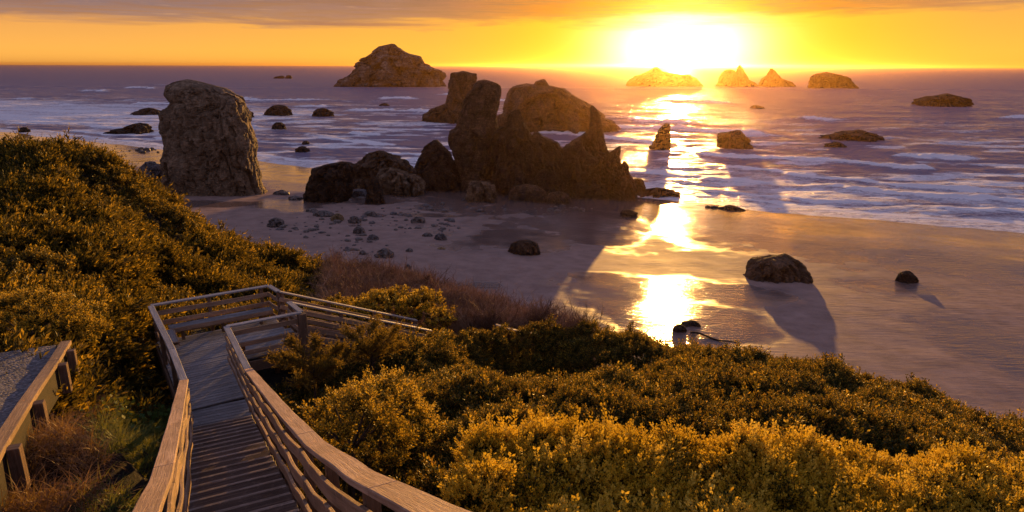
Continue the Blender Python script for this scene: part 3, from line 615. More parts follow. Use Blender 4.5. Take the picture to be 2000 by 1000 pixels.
# ------------------------------------------------------------------ timber
class Timber:
    def __init__(s): s.V, s.F, s.U, s.n = [], [], [], 0
    def sweep(s, path, side, w, h):
        """rectangle (w along side, h below the path) along a polyline; path = centre of top face"""
        path = np.array(path, float); side = np.broadcast_to(np.array(side, float), path.shape); n = len(path)
        up = np.array([0, 0, 1.0])
        t = np.gradient(path, axis=0); t /= np.linalg.norm(t, axis=1)[:, None]
        nn = np.cross(side, t); nn /= np.linalg.norm(nn, axis=1)[:, None]; nn *= np.sign(nn[:, 2:3] + 1e-9)
        a, b = path - side * w / 2, path + side * w / 2
        R = np.stack([a, b, b - nn * h, a - nn * h], 1)
        L = np.concatenate([[0], np.cumsum(np.linalg.norm(np.diff(path, axis=0), axis=1))]); u0, v0 = random.random() * 50, random.random() * 50
        base = s.n; s.V.append(R.reshape(-1, 3)); s.n += 4 * n
        cv = [0, w, w + h, 2 * w + h, 2 * w + 2 * h]
        for i in range(n - 1):
            for k in range(4):
                k2 = (k + 1) % 4
                s.F.append([base + 4 * i + k, base + 4 * i + k2, base + 4 * i + 4 + k2, base + 4 * i + 4 + k])
                s.U += [(u0 + L[i], v0 + cv[k]), (u0 + L[i], v0 + cv[k + 1]), (u0 + L[i + 1], v0 + cv[k + 1]), (u0 + L[i + 1], v0 + cv[k])]
        for q, e in ((0, 1), (n - 1, 0)):
            f = [base + 4 * q + k for k in range(4)]; s.F.append(f[::-1] if e else f)
            s.U += [(u0, v0), (u0 + w * .1, v0), (u0 + w * .1, v0 + h), (u0, v0 + h)]
    def box(s, p0, p1, side, w, h): s.sweep([p0, (np.array(p0) + np.array(p1)) / 2, p1], side, w, h)
    def post(s, top, w, d, length, side):
        """upright post: top centre, w along side, d across"""
        top = np.array(top, float); side = np.array(side, float); f = np.cross([0, 0, 1.0], side)
        c = [top + side * w / 2 * i + f * d / 2 * j for i, j in ((-1, -1), (1, -1), (1, 1), (-1, 1))]
        lo = [x - np.array([0, 0, length]) for x in c]; base = s.n; s.V.append(np.array(c + lo)); s.n += 8
        u0, v0 = random.random() * 50, random.random() * 50
        for k in range(4):
            k2 = (k + 1) % 4; s.F.append([base + k, base + 4 + k, base + 4 + k2, base + k2])
            ww = w if k % 2 == 0 else d
            s.U += [(u0, v0 + k), (u0 + length, v0 + k), (u0 + length, v0 + k + ww), (u0, v0 + k + ww)]
        s.F.append([base, base + 1, base + 2, base + 3]); s.U += [(u0, v0), (u0 + .01, v0), (u0 + .01, v0 + d), (u0, v0 + d)]
        s.F.append([base + 7, base + 6, base + 5, base + 4]); s.U += [(u0, v0)] * 4
    def build(s, name, m, parent=None, bevel=.006):
        if not s.n: return None
        V = np.concatenate(s.V); off = np.array(parent.location) if parent else np.zeros(3)
        o = add(name, mesh_np(name, V - off, np.array(s.F), [M[m]], False, uv=s.U), parent)
        bm = bmesh.new(); bm.from_mesh(o.data); bmesh.ops.recalc_face_normals(bm, faces=bm.faces); bm.to_mesh(o.data); bm.free()
        if bevel:
            b = o.modifiers.new('edge', 'BEVEL'); b.width = bevel; b.segments = 1; b.limit_method = 'ANGLE'
        return o
n1v, t1v = np.array([*N1, 0]), np.array([*T1, 0]); n2v, t2v = np.array([*N2, 0]), np.array([*T2, 0])

# --- upper stair flight
ST = empty('staircase', sn(8, .15, railz(8) - RAILH), 'wooden staircase with curving handrails going down to the viewing platform', 'staircase')
run = .37; s0 = 0.4; k = 0
SLAND = 13.45
while s0 + k * run < SLAND - .02:
    sA = s0 + k * run; z = railz(sA + run * .5) - RAILH
    tb = Timber(); ww = NR - NL + .02
    for q in (0, 1):      # two planks per tread
        s_ = sA + q * run * .5 + run * .25 + .015; jit = random.uniform(-.004, .004)
        tb.box(sn(s_, NL - .0, z + jit), sn(s_, NR + .0, z + jit + random.uniform(-.006, .006)), t1v, run * .5 - .014, .045)
    tb.build('tread', 'wood_tread', ST)
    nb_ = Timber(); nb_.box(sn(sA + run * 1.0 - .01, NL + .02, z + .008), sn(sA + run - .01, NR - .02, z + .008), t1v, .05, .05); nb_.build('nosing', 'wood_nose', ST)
    rb = Timber(); zn = railz(sA + run * 1.5) - RAILH
    rb.box(sn(sA + run + .0, NL + .01, z - .048), sn(sA + run, NR - .01, z - .048), t1v, .03, max(.03, z - zn - .055)); rb.build('riser', 'wood_tread', ST)
    k += 1
ss = np.linspace(-.4, S_END, 60)
for nn in (NL - .05, NR + .05):
    tb = Timber(); tb.sweep([sn(s, nn, railz(s) - RAILH - .005 + .03) for s in ss], n1v, .05, .30); tb.build('stringer', 'wood_post', ST)
wob = lambda s, ph, a: a * (math.sin(s * 2.1 + ph) + .5 * math.sin(s * 4.7 + ph * 2))
for side, nn in ((-1, NL), (1, NR)):
    # cap made of long curved lengths butted end to end
    joints = [-.4, 3.05, 5.9, 9.6, S_END]
    for a, b in zip(joints[:-1], joints[1:]):
        tb = Timber(); sx = np.linspace(a + .004, b - .004, 18)
        tb.sweep([sn(s, nn + side * .02, railz(s) + wob(s, side, .004)) for s in sx], n1v, .165, .045); tb.build('handrail', 'wood_cap', ST)
    for j, dz in enumerate((.19, .47, .76)):
        for a, b in zip(joints[:-1], joints[1:]):
            tb = Timber(); sx = np.linspace(a + .004, b - .004, 26)
            tb.sweep([sn(s, nn - side * .035 + wob(s, j * 2 + side, .008), railz(s) - dz + wob(s * 1.1, 3 * j + side, .018)) for s in sx], n1v, .038, .125); tb.build('rail_board', 'wood_rail', ST)
    for s_ in (1.0, 2.25, 3.4, 4.7, 6.0, 7.3, 8.6, 9.9, 11.2, 12.5):
        tb = Timber(); tb.post(sn(s_, nn + side * .035, railz(s_) - .047), .09, .09, RAILH + .75, n1v); tb.build('post', 'wood_post', ST)

# --- viewing platform (level): landing + main deck
PF = empty('viewing_platform', dk(17, 2.7, ZDECK), 'weathered grey viewing platform at the foot of the staircase', 'platform')
tb = Timber(); pw = .128
s_ = SLAND + .1
while s_ < 16.0:   # landing planks, along the stair direction
    tb.box(sn(s_, NL, ZDECK + random.uniform(-.004, .004)), sn(s_, NR, ZDECK + random.uniform(-.004, .004)), t1v, pw - .012, .04); s_ += pw
    if s_ > 14.65: break
lend = s_
tb.build('landing_floor', 'wood_deck', PF)
tb = Timber(); s2 = 14.55
while s2 < DS1 - .05:
    hi = 2.62 if s2 < 16.5 else DN1
    lo = DN0
    tb.box(dk(s2, lo, ZDECK + .05 + random.uniform(-.003, .003)), dk(s2, hi, ZDECK + .05 + random.uniform(-.003, .003)), t2v, pw - .010, .042); s2 += pw
tb.build('deck_floor', 'wood_deck', PF)
tb = Timber()
for a, b in ((dk(14.6, DN0 - .03, ZDECK), dk(DS1, DN0 - .03, ZDECK)), (dk(16.45, DN1 + .03, ZDECK), dk(DS1, DN1 + .03, ZDECK)), ): tb.box(a, b, n2v, .05, .28)
for a, b in ((dk(DS1 + .03, DN0, ZDECK), dk(DS1 + .03, DN1, ZDECK)), (dk(16.42, 2.6, ZDECK), dk(16.42, DN1, ZDECK))): tb.box(a, b, t2v, .05, .28)
tb.box(dk(14.6, 2.65, ZDECK), dk(16.4, 2.65, ZDECK), n2v, .05, .28)
tb.build('deck_frame', 'wood_post', PF)
for q in (dk(18.9, 1.3, 0), dk(18.9, 4.2, 0), dk(16.5, 4.2, 0), dk(16.5, 2.7, 0), dk(15.0, 2.72, 0), dk(16.8, 1.3, 0)):
    tb = Timber(); tb.post([q[0], q[1], ZDECK - .29], .14, .14, 1.6, n2v); tb.build('pile', 'wood_post', PF)
# railings of the platform: polyline corners in deck frame
JL = dk(*[float(v) for v in (0, 0)], 0)
pL1 = sn(S_END, NL - .02, ZRAIL); pR1 = sn(S_END, NR + .02, ZRAIL)
cL2 = dk(15.6, DN0 + .05, ZRAIL); cBL = dk(19.0, DN0 - .02, ZRAIL); cBR = dk(19.0, DN1 - .1, ZRAIL); cBR2 = dk(18.35, DN1 + .0, ZRAIL)
cR2 = dk(16.35, 2.56, ZRAIL); cFR = dk(16.35, DN1 + .05, ZRAIL); cER = dk(17.3, DN1 + .0, ZRAIL)
def railing(P0, P1, parent, boards=(.19, .47, .76), w=.14, posts=(0., 1.), cap='wood_grey', inner=1, pl=.0):
    P0, P1 = np.array(P0), np.array(P1); t = P1 - P0; L = np.linalg.norm(t[:2]); sd = np.array([t[1], -t[0], 0]) / L
    n = max(4, int(L / .4)); k = np.linspace(0, 1, n)
    tb = Timber(); tb.sweep([P0 + t * a for a in k], sd, w, .042); tb.build('handrail', cap, parent)
    for j, dz in enumerate(boards):
        tb = Timber(); tb.sweep([P0 + t * a + sd * inner * .05 + np.array([0, 0, -dz + .006 * math.sin(a * 7 + j)]) for a in k], sd, .036, .125); tb.build('rail_board', 'wood_rail', parent)
    for a in posts:
        tb = Timber(); q = P0 + t * a; tb.post(q - np.array([0, 0, .045]) - sd * inner * .012, .09, .09, 1.25 + pl, sd); tb.build('post', 'wood_post', parent)
d1 = cBL - cL2
railing(pL1 + np.array([0, 0, .002]), cL2 - (cL2 - pL1) * .004, PF, posts=(.05,))
railing(cL2, cBL - d1 * .02, PF, posts=(.03, .5,))
railing(cBL, cBR - (cBR - cBL) * .0, PF, posts=(.02, .47, .93))
railing(cBR - (cBR2 - cBR) * .0 + np.array([0, 0, .004]), cBR2, PF, posts=(.95,))
railing(pR1 + np.array([0, 0, .002]), cR2, PF, posts=(.08, .55), inner=-1)
railing(cR2 + np.array([0, 0, .005]), cFR, PF, boards=(.19, .76), posts=(.03,), inner=-1)
railing(cFR - (cFR - cER) * .03 + np.array([0, 0, .003]), cER, PF, posts=(.96,), inner=-1)
tb = Timber(); tb.post(cFR - np.array([0, 0, .046]), .2, .2, 1.9, n2v); tb.build('corner_post', 'wood_post', PF)
# benches (built on the platform but pieces of their own)
def bench(label, a, b, sd, nleg, brace):
    a, b = np.array(a), np.array(b); e = empty('bench', (a + b) / 2 - np.array([0, 0, .45]), label, 'bench', 'benches on the viewing platform')
    tb = Timber(); t = (b - a) / np.linalg.norm(b - a)
    tb.box(a - sd * .075, b - sd * .075, sd, .14, .045); tb.box(a + sd * .075, b + sd * .075, sd, .14, .045); tb.build('seat', 'wood_deck', e)
    tb = Timber(); tb.box(a - sd * .165 - [0, 0, .01], b - sd * .165 - [0, 0, .01], sd, .03, .11); tb.box(a + sd * .165 - [0, 0, .01], b + sd * .165 - [0, 0, .01], sd, .03, .11); tb.build('apron', 'wood_rail', e)
    for k in np.linspace(.12, .88, nleg):
        tb = Timber(); q = a + (b - a) * k - [0, 0, .047]; tb.post(q, .08, .12, .37, t); tb.build('leg', 'wood_post', e)
        tb = Timber(); tb.box(q - sd * .14, q + sd * .14, t, .05, .08); tb.build('bracket', 'wood_post', e)
zb = ZDECK + .50
bench('long bench against the far railing of the viewing platform', dk(18.68, DN0 + .3, zb), dk(18.68, DN1 - .15, zb), t2v, 3, 0)
bench('bench against the near railing beside the large corner post of the platform', dk(16.72, 2.78, zb), dk(16.72, DN1 - .12, zb), -t2v, 2, 0)
bench('short bench stub along the side railing of the viewing platform', dk(17.5, DN0 + .22, zb), dk(18.45, DN0 + .22, zb), n2v, 2, 0)

# --- lower flight going down to the right of the platform
LF = empty('staircase', dk(17.8, 5, ZDECK - .4), 'lower wooden flight with straight boarded railings dropping away behind the shrubs', 'staircase')
sl = -.42
def lf(n, s_, dz): return dk(s_, n, ZRAIL + dz + sl * (n - DN1))
for s_, lab in ((18.35, 'far'), (17.3, 'near')):
    P0 = lf(DN1 + .02, s_, -.0); P1 = lf(DN1 + 4.2, s_, 0)
    railing(P0, P1, LF, boards=(.17, .40, .63, .86), posts=(.02, .33, .66, .98), inner=1, w=.12)
    tb = Timber(); tb.box(lf(DN1 + .06, s_ + .03, -1.1), lf(DN1 + 4.2, s_ + .03, -1.1), t2v, .05, .28); tb.build('stringer', 'wood_post', LF)
for i in range(12):
    n_ = DN1 + .12 + i * .34; tb = Timber(); z_ = -1.10 
    tb.box(lf(n_ + .15, 17.34, z_ - .02), lf(n_ + .15, 18.31, z_ - .02), n2v, .29, .045); tb.build('tread', 'wood_tread', LF)
# --- distant bit of handrail showing above the gorse
HR = empty('handrail', at(1000, 640, 18.6), 'short bent grey handrail poking out above the gorse', 'handrail')
q0, q1, q2 = at(970, 633, 21.3), at(1003, 643, 20.8), at(1078, 657, 20.7)
for a, b in ((q0, q1), (q1, q2)):
    tb = Timber(); t = b - a; sd = np.array([t[1], -t[0], 0]); sd /= np.linalg.norm(sd); tb.box(a, b, sd, .12, .045); tb.build('cap', 'wood_cap', HR)
for a in (q0, q1, q2): 
    tb = Timber(); tb.post(a - [0, 0, .05], .08, .08, 1.0, n2v); tb.build("post", "wood_post", HR)
# --- timber edging of the gravel path
RT = empty('retaining_timber', at(60, 780, 7.8), 'heavy timber edging on short posts holding back the gravel path', 'timber edging')
bp = [at(131, 668, 11.0), at(107, 706, 9.9), at(81, 743, 8.9), at(50, 788, 7.7), at(24, 829, 6.8), at(-8, 880, 5.9), at(-90, 1030, 4.2)]
bp = np.array(bp); side = np.array([.93, .36, 0])
tb = Timber(); tb.sweep(bp[:2] + 0, side, .16, .07); tb.build('beam', 'wood_beam', RT)
tb = Timber(); tb.sweep([bp[1] + [0, 0, -.002], bp[2], bp[3], bp[4], bp[5], bp[6]], side, .16, .07); tb.build('beam', 'wood_beam', RT)
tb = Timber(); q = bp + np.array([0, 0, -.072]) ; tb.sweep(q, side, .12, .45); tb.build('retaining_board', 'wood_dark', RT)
for i, (kx, ky, Yd) in enumerate(((134, 698, 10.5), (124, 722, 9.75), (64, 805, 7.75), (12, 908, 6.0))):
    b_ = np.array([np.interp(Yd, bp[::-1, 1], bp[::-1, c_]) for c_ in range(3)])
    tb = Timber(); tb.post(b_ + side * .14 - [0, 0, .04], .12, .12, .5, side); tb.build('post', 'wood_post', RT)
# gravel path sheet
gp = []
for a in np.linspace(0, 1, 40):
    i = a * (len(bp) - 1.001); i0 = int(i); P = bp[i0] + (bp[i0 + 1] - bp[i0]) * (i - i0)
    gp.append([P - side * (.09 + w_) + np.array([0, 0, -.06 - .02 * w_]) for w_ in np.linspace(0, 3.4, 30)])
gp = np.array(gp); gp[..., 2] += .02 * n2(gp[..., 0], gp[..., 1], .5, 3, 77)
o = add('path', mesh_np('path', gp.reshape(-1, 3), gridfaces(40, 30), [M['gravel']], True)); tag(o, kind='structure')

# ------------------------------------------------------------------ vegetation
SRC = bpy.data.collections.new('leaf_sources')
def rotmat(ax, an):
    c, s = math.cos(an), math.sin(an); x, y, z = ax
    return np.array([[c + x * x * (1 - c), x * y * (1 - c) - z * s, x * z * (1 - c) + y * s], [y * x * (1 - c) + z * s, c + y * y * (1 - c), y * z * (1 - c) - x * s], [z * x * (1 - c) - y * s, z * y * (1 - c) + x * s, c + z * z * (1 - c)]])
def blades(base, dirs, L, W, curl=.0):
    """diamond leaves: base (n,3), dirs (n,3)"""
    n = len(base); r = rng.normal(size=(n, 3)); sd = np.cross(dirs, r); sd /= np.linalg.norm(sd, axis=1)[:, None] + 1e-9
    L = np.broadcast_to(L, n)[:, None]; W = np.broadcast_to(W, n)[:, None]
    nn = np.cross(sd, dirs)
    V = np.stack([base, base + dirs * L * .5 + sd * W * .5 + nn * L * curl, base + dirs * L, base + dirs * L * .5 - sd * W * .5 + nn * L * curl], 1)
    return V.reshape(-1, 3), np.arange(4 * n).reshape(n, 4)
def gorse_sprig(seed, H=.3, nl=90, flower=.25, tipf=.4, lw=(.034, .014), shoots=5, axial=.75):
    global rng
    Vs, Fs, Ms, b = [], [], [], 0
    for s in range(shoots):
        az = rng.uniform(0, 6.28); tl = rng.uniform(.15, .6) if s else .05
        ax = np.array([math.cos(az) * math.sin(tl), math.sin(az) * math.sin(tl), math.cos(tl)]); h = H * rng.uniform(.65, 1.0)
        n = nl // shoots; t = rng.random(n) ** .75
        phi = rng.uniform(0, 6.28, n); rad = np.stack([np.cos(phi), np.sin(phi), np.zeros(n)], -1)
        base = ax * (t * h)[:, None] + rad * .006
        d = rad * .8 + ax * axial + rng.normal(size=(n, 3)) * .2; d /= np.linalg.norm(d, axis=1)[:, None]
        V, F = blades(base, d, lw[0] * rng.uniform(.7, 1.3, n) * (1.15 - .4 * t), lw[1] * rng.uniform(.8, 1.2, n), .08)
        m = np.where((t > .62) & (rng.random(n) < flower), 1, np.where((t > .45) & (rng.random(n) < tipf), 2, 0))
        Vs.append(V); Fs.append(F + b); Ms.append(m); b += len(V)
    return np.concatenate(Vs), np.concatenate(Fs), np.concatenate(Ms)
def plume(H=.6, nl=110, lw=(.1, .02), tip=.35):
    Vs, Fs, Ms, b = [], [], [], 0
    for s in range(6):
        az = rng.uniform(-1.0, 1.0); t0 = rng.uniform(0, .5) * (s > 0); h = H * (1 - t0) * (1 if s == 0 else rng.uniform(.45, .75)); tl = .0 if s == 0 else rng.uniform(.4, .75) * (1 if s % 2 else -1)
        ax = np.array([math.sin(tl), .25 * math.sin(az), math.cos(tl)]); ax /= np.linalg.norm(ax); o_ = np.array([0, 0, t0 * H])
        n = nl // 6; t = rng.random(n); phi = rng.uniform(0, 6.28, n); rad = np.stack([np.cos(phi), np.sin(phi), 0 * phi], -1)
        d = rad * .5 + ax; d /= np.linalg.norm(d, axis=1)[:, None]
        V, F = blades(o_ + ax * (t * h)[:, None], d, lw[0] * rng.uniform(.6, 1.2, n) * (1.1 - .5 * t), lw[1], .06)
        Vs.append(V); Fs.append(F + b); Ms.append(np.where((t > .5) & (rng.random(n) < tip), 1, 0)); b += len(V)
    return np.concatenate(Vs), np.concatenate(Fs), np.concatenate(Ms)
def tuft(n, H, W, spread, curl):
    az = rng.uniform(0, 6.28, n); tl = np.abs(rng.normal(size=n)) * spread
    Vs, Fs, b = [], [], 0
    for a, t_ in zip(az, tl):
        L = H * rng.uniform(.5, 1.1); k = np.linspace(0, 1, 5); bend = t_ + curl * k
        p = np.cumsum(np.stack([np.sin(bend) * math.cos(a), np.sin(bend) * math.sin(a), np.cos(bend)], -1), 0) * L / 5
        p += np.array([rng.normal() * .04, rng.normal() * .04, 0]); s = np.array([-math.sin(a), math.cos(a), 0]) * W
        V = np.concatenate([p - s[None] * (1 - k[:, None] * .85), p + s[None] * (1 - k[:, None] * .85)]); F = np.array([[i, i + 1, i + 6, i + 5] for i in range(4)])
        Vs.append(V); Fs.append(F + b); b += 10
    return np.concatenate(Vs), np.concatenate(Fs), None
def twigs(H=1.0, n=7):
    """bare branching twigs"""
    Vs, Fs, b = [], [], 0
    def br(p, d, L, r, lev):
        nonlocal b
        k = 4; path = [p]; dd = d.copy()
        for i in range(k):
            dd = dd + rng.normal(size=3) * .16; dd[2] += .06; dd /= np.linalg.norm(dd); path.append(path[-1] + dd * L / k)
        V, F = tube(path, np.linspace(r, r * .5, k + 1), 3); Vs.append(V); Fs.append(F + b); b += len(V)
        if lev:
            for q in range(4):
                i = rng.integers(1, k + 1); d2 = dd + rng.normal(size=3) * .55; d2 /= np.linalg.norm(d2); br(path[i], d2, L * .55, r * .55, lev - 1)
    for i in range(n):
        d = np.array([rng.normal() * .35, rng.normal() * .35, 1.0]); d /= np.linalg.norm(d); br(np.array([rng.normal() * .1, rng.normal() * .1, 0]), d, H * rng.uniform(.5, .8), .013, 2)
    return np.concatenate(Vs), np.concatenate(Fs), None
def src(kind, k, gen, mats):
    c = bpy.data.collections.new(kind)
    for i in range(k):
        V, F, m_ = gen(); me = mesh_np(kind, V, F, mats, False, fm=m_); ob = bpy.data.objects.new('%s_%d' % (kind, i), me); c.objects.link(ob)
    return c
L3 = [M['leaf_gorse'], M['leaf_flower'], M['leaf_tip']]
_fl = iter([1., .95, .85, .1, .35])
C_FORE = src('src_fore', 5, lambda: gorse_sprig(0, .34, 270, next(_fl), .3, (.030, .016), 7, 1.15), L3)
C_MID = src('src_mid', 5, lambda: gorse_sprig(0, .30, 130, .04, .30, (.050, .021), 6, 1.0), [M['leaf_gorse'], M['leaf_flower'], M['leaf_rust']])
C_HILL = src('src_hill', 5, lambda: plume(.95, 120, (.17, .034), .36), [M['leaf_hill'], M['leaf_tip']])
C_HILL2 = src('src_hill2', 4, lambda: gorse_sprig(0, .45, 90, .0, .22, (.10, .042), 6), [M['leaf_hill'], M['leaf_flower'], M['leaf_tip']])
C_GRASS = src('src_grass', 4, lambda: tuft(26, .42, .006, .35, .9), [M['grass']])
C_DEAD = src('src_dead', 4, lambda: tuft(24, .5, .005, .8, 1.3), [M['dead']])
C_IVY = src('src_ivy', 4, lambda: tuft(1, .1, .01, .1, .1) if 0 else (lambda n: (*blades(rng.normal(size=(n, 3)) * [.16, .16, .05] + [0, 0, .1], (lambda d: d / np.linalg.norm(d, axis=1)[:, None])(rng.normal(size=(n, 3)) * [1, 1, .35] + [0, 0, .2]), .075, .07), None))(26), [M['leaf_ivy']])
C_TWIG = src('src_twig', 5, lambda: twigs(.95, 7), [M['twig']])

def scatter(name, coll, P, R, sc, idx, label, cat):
    me = bpy.data.meshes.new(name); me.vertices.add(len(P)); me.vertices.foreach_set('co', P.astype(np.float32).ravel())
    a = me.attributes.new('rot', 'FLOAT_VECTOR', 'POINT'); a.data.foreach_set('vector', R.astype(np.float32).ravel())
    a = me.attributes.new('scl', 'FLOAT', 'POINT'); a.data.foreach_set('value', sc.astype(np.float32))
    a = me.attributes.new('idx', 'INT', 'POINT'); a.data.foreach_set('value', idx.astype(np.int32))
    o = add(name, me); tag(o, label, cat, kind='stuff')
    g = bpy.data.node_groups.new(name, 'GeometryNodeTree')
    g.interface.new_socket('Geometry', in_out='INPUT', socket_type='NodeSocketGeometry'); g.interface.new_socket('Geometry', in_out='OUTPUT', socket_type='NodeSocketGeometry')
    gi, go = g.nodes.new('NodeGroupInput'), g.nodes.new('NodeGroupOutput')
    ci = g.nodes.new('GeometryNodeCollectionInfo'); ci.inputs['Collection'].default_value = coll; ci.inputs['Separate Children'].default_value = True; ci.inputs['Reset Children'].default_value = True
    ip = g.nodes.new('GeometryNodeInstanceOnPoints'); ip.inputs['Pick Instance'].default_value = True
    def na(t, nm):
        n = g.nodes.new('GeometryNodeInputNamedAttribute'); n.data_type = t; n.inputs['Name'].default_value = nm
        return next(s for s in n.outputs if s.enabled and s.name == 'Attribute')
    e2r = g.nodes.new('FunctionNodeEulerToRotation')
    g.links.new(na('FLOAT_VECTOR', 'rot'), e2r.inputs[0])
    g.links.new(gi.outputs[0], ip.inputs['Points']); g.links.new(ci.outputs[0], ip.inputs['Instance'])
    g.links.new(e2r.outputs[0], ip.inputs['Rotation']); g.links.new(na('FLOAT', 'scl'), ip.inputs['Scale']); g.links.new(na('INT', 'idx'), ip.inputs['Instance Index'])
    g.links.new(ip.outputs[0], go.inputs[0])
    md = o.modifiers.new('scatter', 'NODES'); md.node_group = g
    return o
def project(P):
    x, y, z = P[:, 0], P[:, 1], P[:, 2] - CAMZ
    dep = y * CP - z * SP; up = y * SP + z * CP
    return 1000 + FPX * x / np.maximum(dep, .01), 500 - FPX * up / np.maximum(dep, .01), dep
def orient(nrm, spin, tiltj, lean=None):
    """euler (XYZ) that takes +Z to the (jittered) direction with a random spin"""
    d = nrm + rng.normal(size=nrm.shape) * tiltj
    if lean is not None: d = d + lean
    d /= np.linalg.norm(d, axis=1)[:, None]
    ry = np.arctan2(np.hypot(d[:, 0], d[:, 1]), d[:, 2]); rz = np.arctan2(d[:, 1], d[:, 0])
    # R = Rz(rz) Ry(ry) Rz(spin): convert to XYZ euler
    cz, sz, cy, sy, cs, ss_ = np.cos(rz), np.sin(rz), np.cos(ry), np.sin(ry), np.cos(spin), np.sin(spin)
    r00 = cz * cy * cs - sz * ss_; r10 = sz * cy * cs + cz * ss_; r20 = -sy * cs; r21 = sy * ss_; r22 = cy
    return np.stack([np.arctan2(r21, r22), -np.arcsin(np.clip(r20, -1, 1)), np.arctan2(r10, r00)], -1)
def surf(x, y, amp, wl, seed):
    """canopy height with hummocks"""
    dip = (seed == 220) * 1.2 * sstep(4, 12, y) + .7 * np.exp(-((y - 8.0) / 1.1) ** 2) * (seed == 200) * sstep(.5, 2, x)
    h = n2(x, y, wl, 3, seed, gain=.5); h2 = 1 - 2 * np.abs(n2(x, y, wl * .5, 2, seed + 1)); 
    return canopy_z(x, y) - dip + amp * (h * .9 + h2 * .45), h * .9 + h2 * .45
def zone(n, xr, yr, amp, wl, seed, keep, up=.6, tj=.3, depth=.25, lean=None):
    x = rng.uniform(*xr, n); y = rng.uniform(*yr, n)
    z, h = surf(x, y, amp, wl, seed); P = np.stack([x, y, z], -1)
    px, py, dep = project(P); k = (px > -260) & (px < 2260) & (py > 120) & (py < 1250) & (dep > .5) & keep(x, y, px, py, h)
    k &= ~on_structure(x, y, .16) & (z > beach_z(x, y) - .3)
    P, h = P[k], h[k]; x, y = P[:, 0], P[:, 1]; e = .12
    zx = surf(x + e, y, amp, wl, seed)[0]; zy = surf(x, y + e, amp, wl, seed)[0]
    nr = np.stack([-(zx - P[:, 2]) / e, -(zy - P[:, 2]) / e, np.ones(len(P))], -1); nr /= np.linalg.norm(nr, axis=1)[:, None]
    nr = nr * (1 - up) + np.array([0, 0, up]); dj = rng.random(len(P)) ** 1.5 * depth
    P = P.copy(); P[:, 2] -= dj + .12
    return P, orient(nr, rng.uniform(0, 6.28, len(P)), tj, lean), h
def dead_zone(x, y, px, py): # hollow left of the stairs
    s, n = uv1(x, y); return (n < NL) & (s < 15.4) & (px > -300) & (x > np.interp(y, bp[::-1, 1], bp[::-1, 0]))
def path_zone(x, y):
    bx = np.interp(y, bp[::-1, 1], bp[::-1, 0]); return (x <= bx + .1) & (x > bx - 3.3) & (y < 9.7 + .5 * np.sin(x * 5))
def brush_zone(x, y, px, py):
    return (px > 640) & (px < 1150) & (y > 20.8) & (x < 3.5) & (py > 480)
def midr(x, y, px, py, h): return (uv1(x, y)[1] > 0) & (y < 20.9) & (y > 4.0) & ~((uv1(x, y)[1] < NR + 1.3) & (y > 0) & (rng.random(len(x)) < .75))
P, R, h = zone(170000, (-9, 30), (3, 21), .46, 1.3, 200, lambda x, y, px, py, h: midr(x, y, px, py, h) & ~((y < 7.6)) & (h > -.25 + .5 * rng.random(len(x)) - .3), .25, .35, .3)
scatter('gorse_thicket', C_MID, P, R, .7 + .45 * rng.random(len(P)) + .7 * (rng.random(len(P)) < .03), rng.integers(0, 5, len(P)), 'dense dark green gorse with golden edges covering the near bluff top', 'gorse'); nm = len(P)
# the near flowering row stands higher than the canopy behind it
crest = np.array([at(*c) for c in ((780, 935, 5.2), (850, 885, 5.6), (1000, 875, 6), (1200, 870, 6.1), (1400, 880, 6.1), (1600, 895, 6.0), (1800, 920, 5.9), (2000, 945, 5.9), (2300, 980, 5.8))])
def fore_z(x, y):
    cz = np.interp(x, crest[:, 0], crest[:, 2]); cy = np.interp(x, crest[:, 0], crest[:, 1])
    front = np.clip((cy - y), -3, 9); return np.where(front >= 0, cz - .10 * front + .0 * x, cz - 1.4 * (-front)), front
nF = 42000
x = rng.uniform(-.4, 8.5, nF); y = rng.uniform(2.4, 6.9, nF); z, fr_ = fore_z(x, y)
hm = .26 * n2(x, y, .55, 3, 215) + .16 * n2(x, y, .22, 2, 216)
z = z + hm; Pq = np.stack([x, y, z], -1); px, py, dep = project(Pq)
k = (hm > -.16 + .1 * rng.random(nF)) & (z > canopy_z(x, y) - .5) & (uv1(x, y)[1] > NR + .55) & (px < 2250) & (py < 1300) & (z < railz(uv1(x, y)[0]) - .15 + .6 * (uv1(x, y)[1] - NR))
Pq = Pq[k]; e = .08; hz = lambda x, y: fore_z(x, y)[0] + .26 * n2(x, y, .55, 3, 215) + .16 * n2(x, y, .22, 2, 216)
nr = np.stack([-(hz(Pq[:, 0] + e, Pq[:, 1]) - Pq[:, 2]) / e, -(hz(Pq[:, 0], Pq[:, 1] + e) - Pq[:, 2]) / e, np.full(len(Pq), 1.0)], -1); nr /= np.linalg.norm(nr, axis=1)[:, None]
Rq = orient(nr * .5 + [0, 0, .5], rng.uniform(0, 6.28, len(Pq)), .25); Pq[:, 2] -= .15 + .25 * rng.random(len(Pq)) ** 1.4
scatter('flowering_gorse', C_FORE, Pq, Rq, .75 + .5 * rng.random(len(Pq)) + .5 * (rng.random(len(Pq)) < .05), np.where(rng.random(len(Pq)) < .12 + .45 * n2(Pq[:, 0], Pq[:, 1], .8, 2, 511), rng.integers(3, 5, len(Pq)), rng.integers(0, 3, len(Pq))), 'bright yellow flowering gorse in front beside the curved handrail', 'gorse')
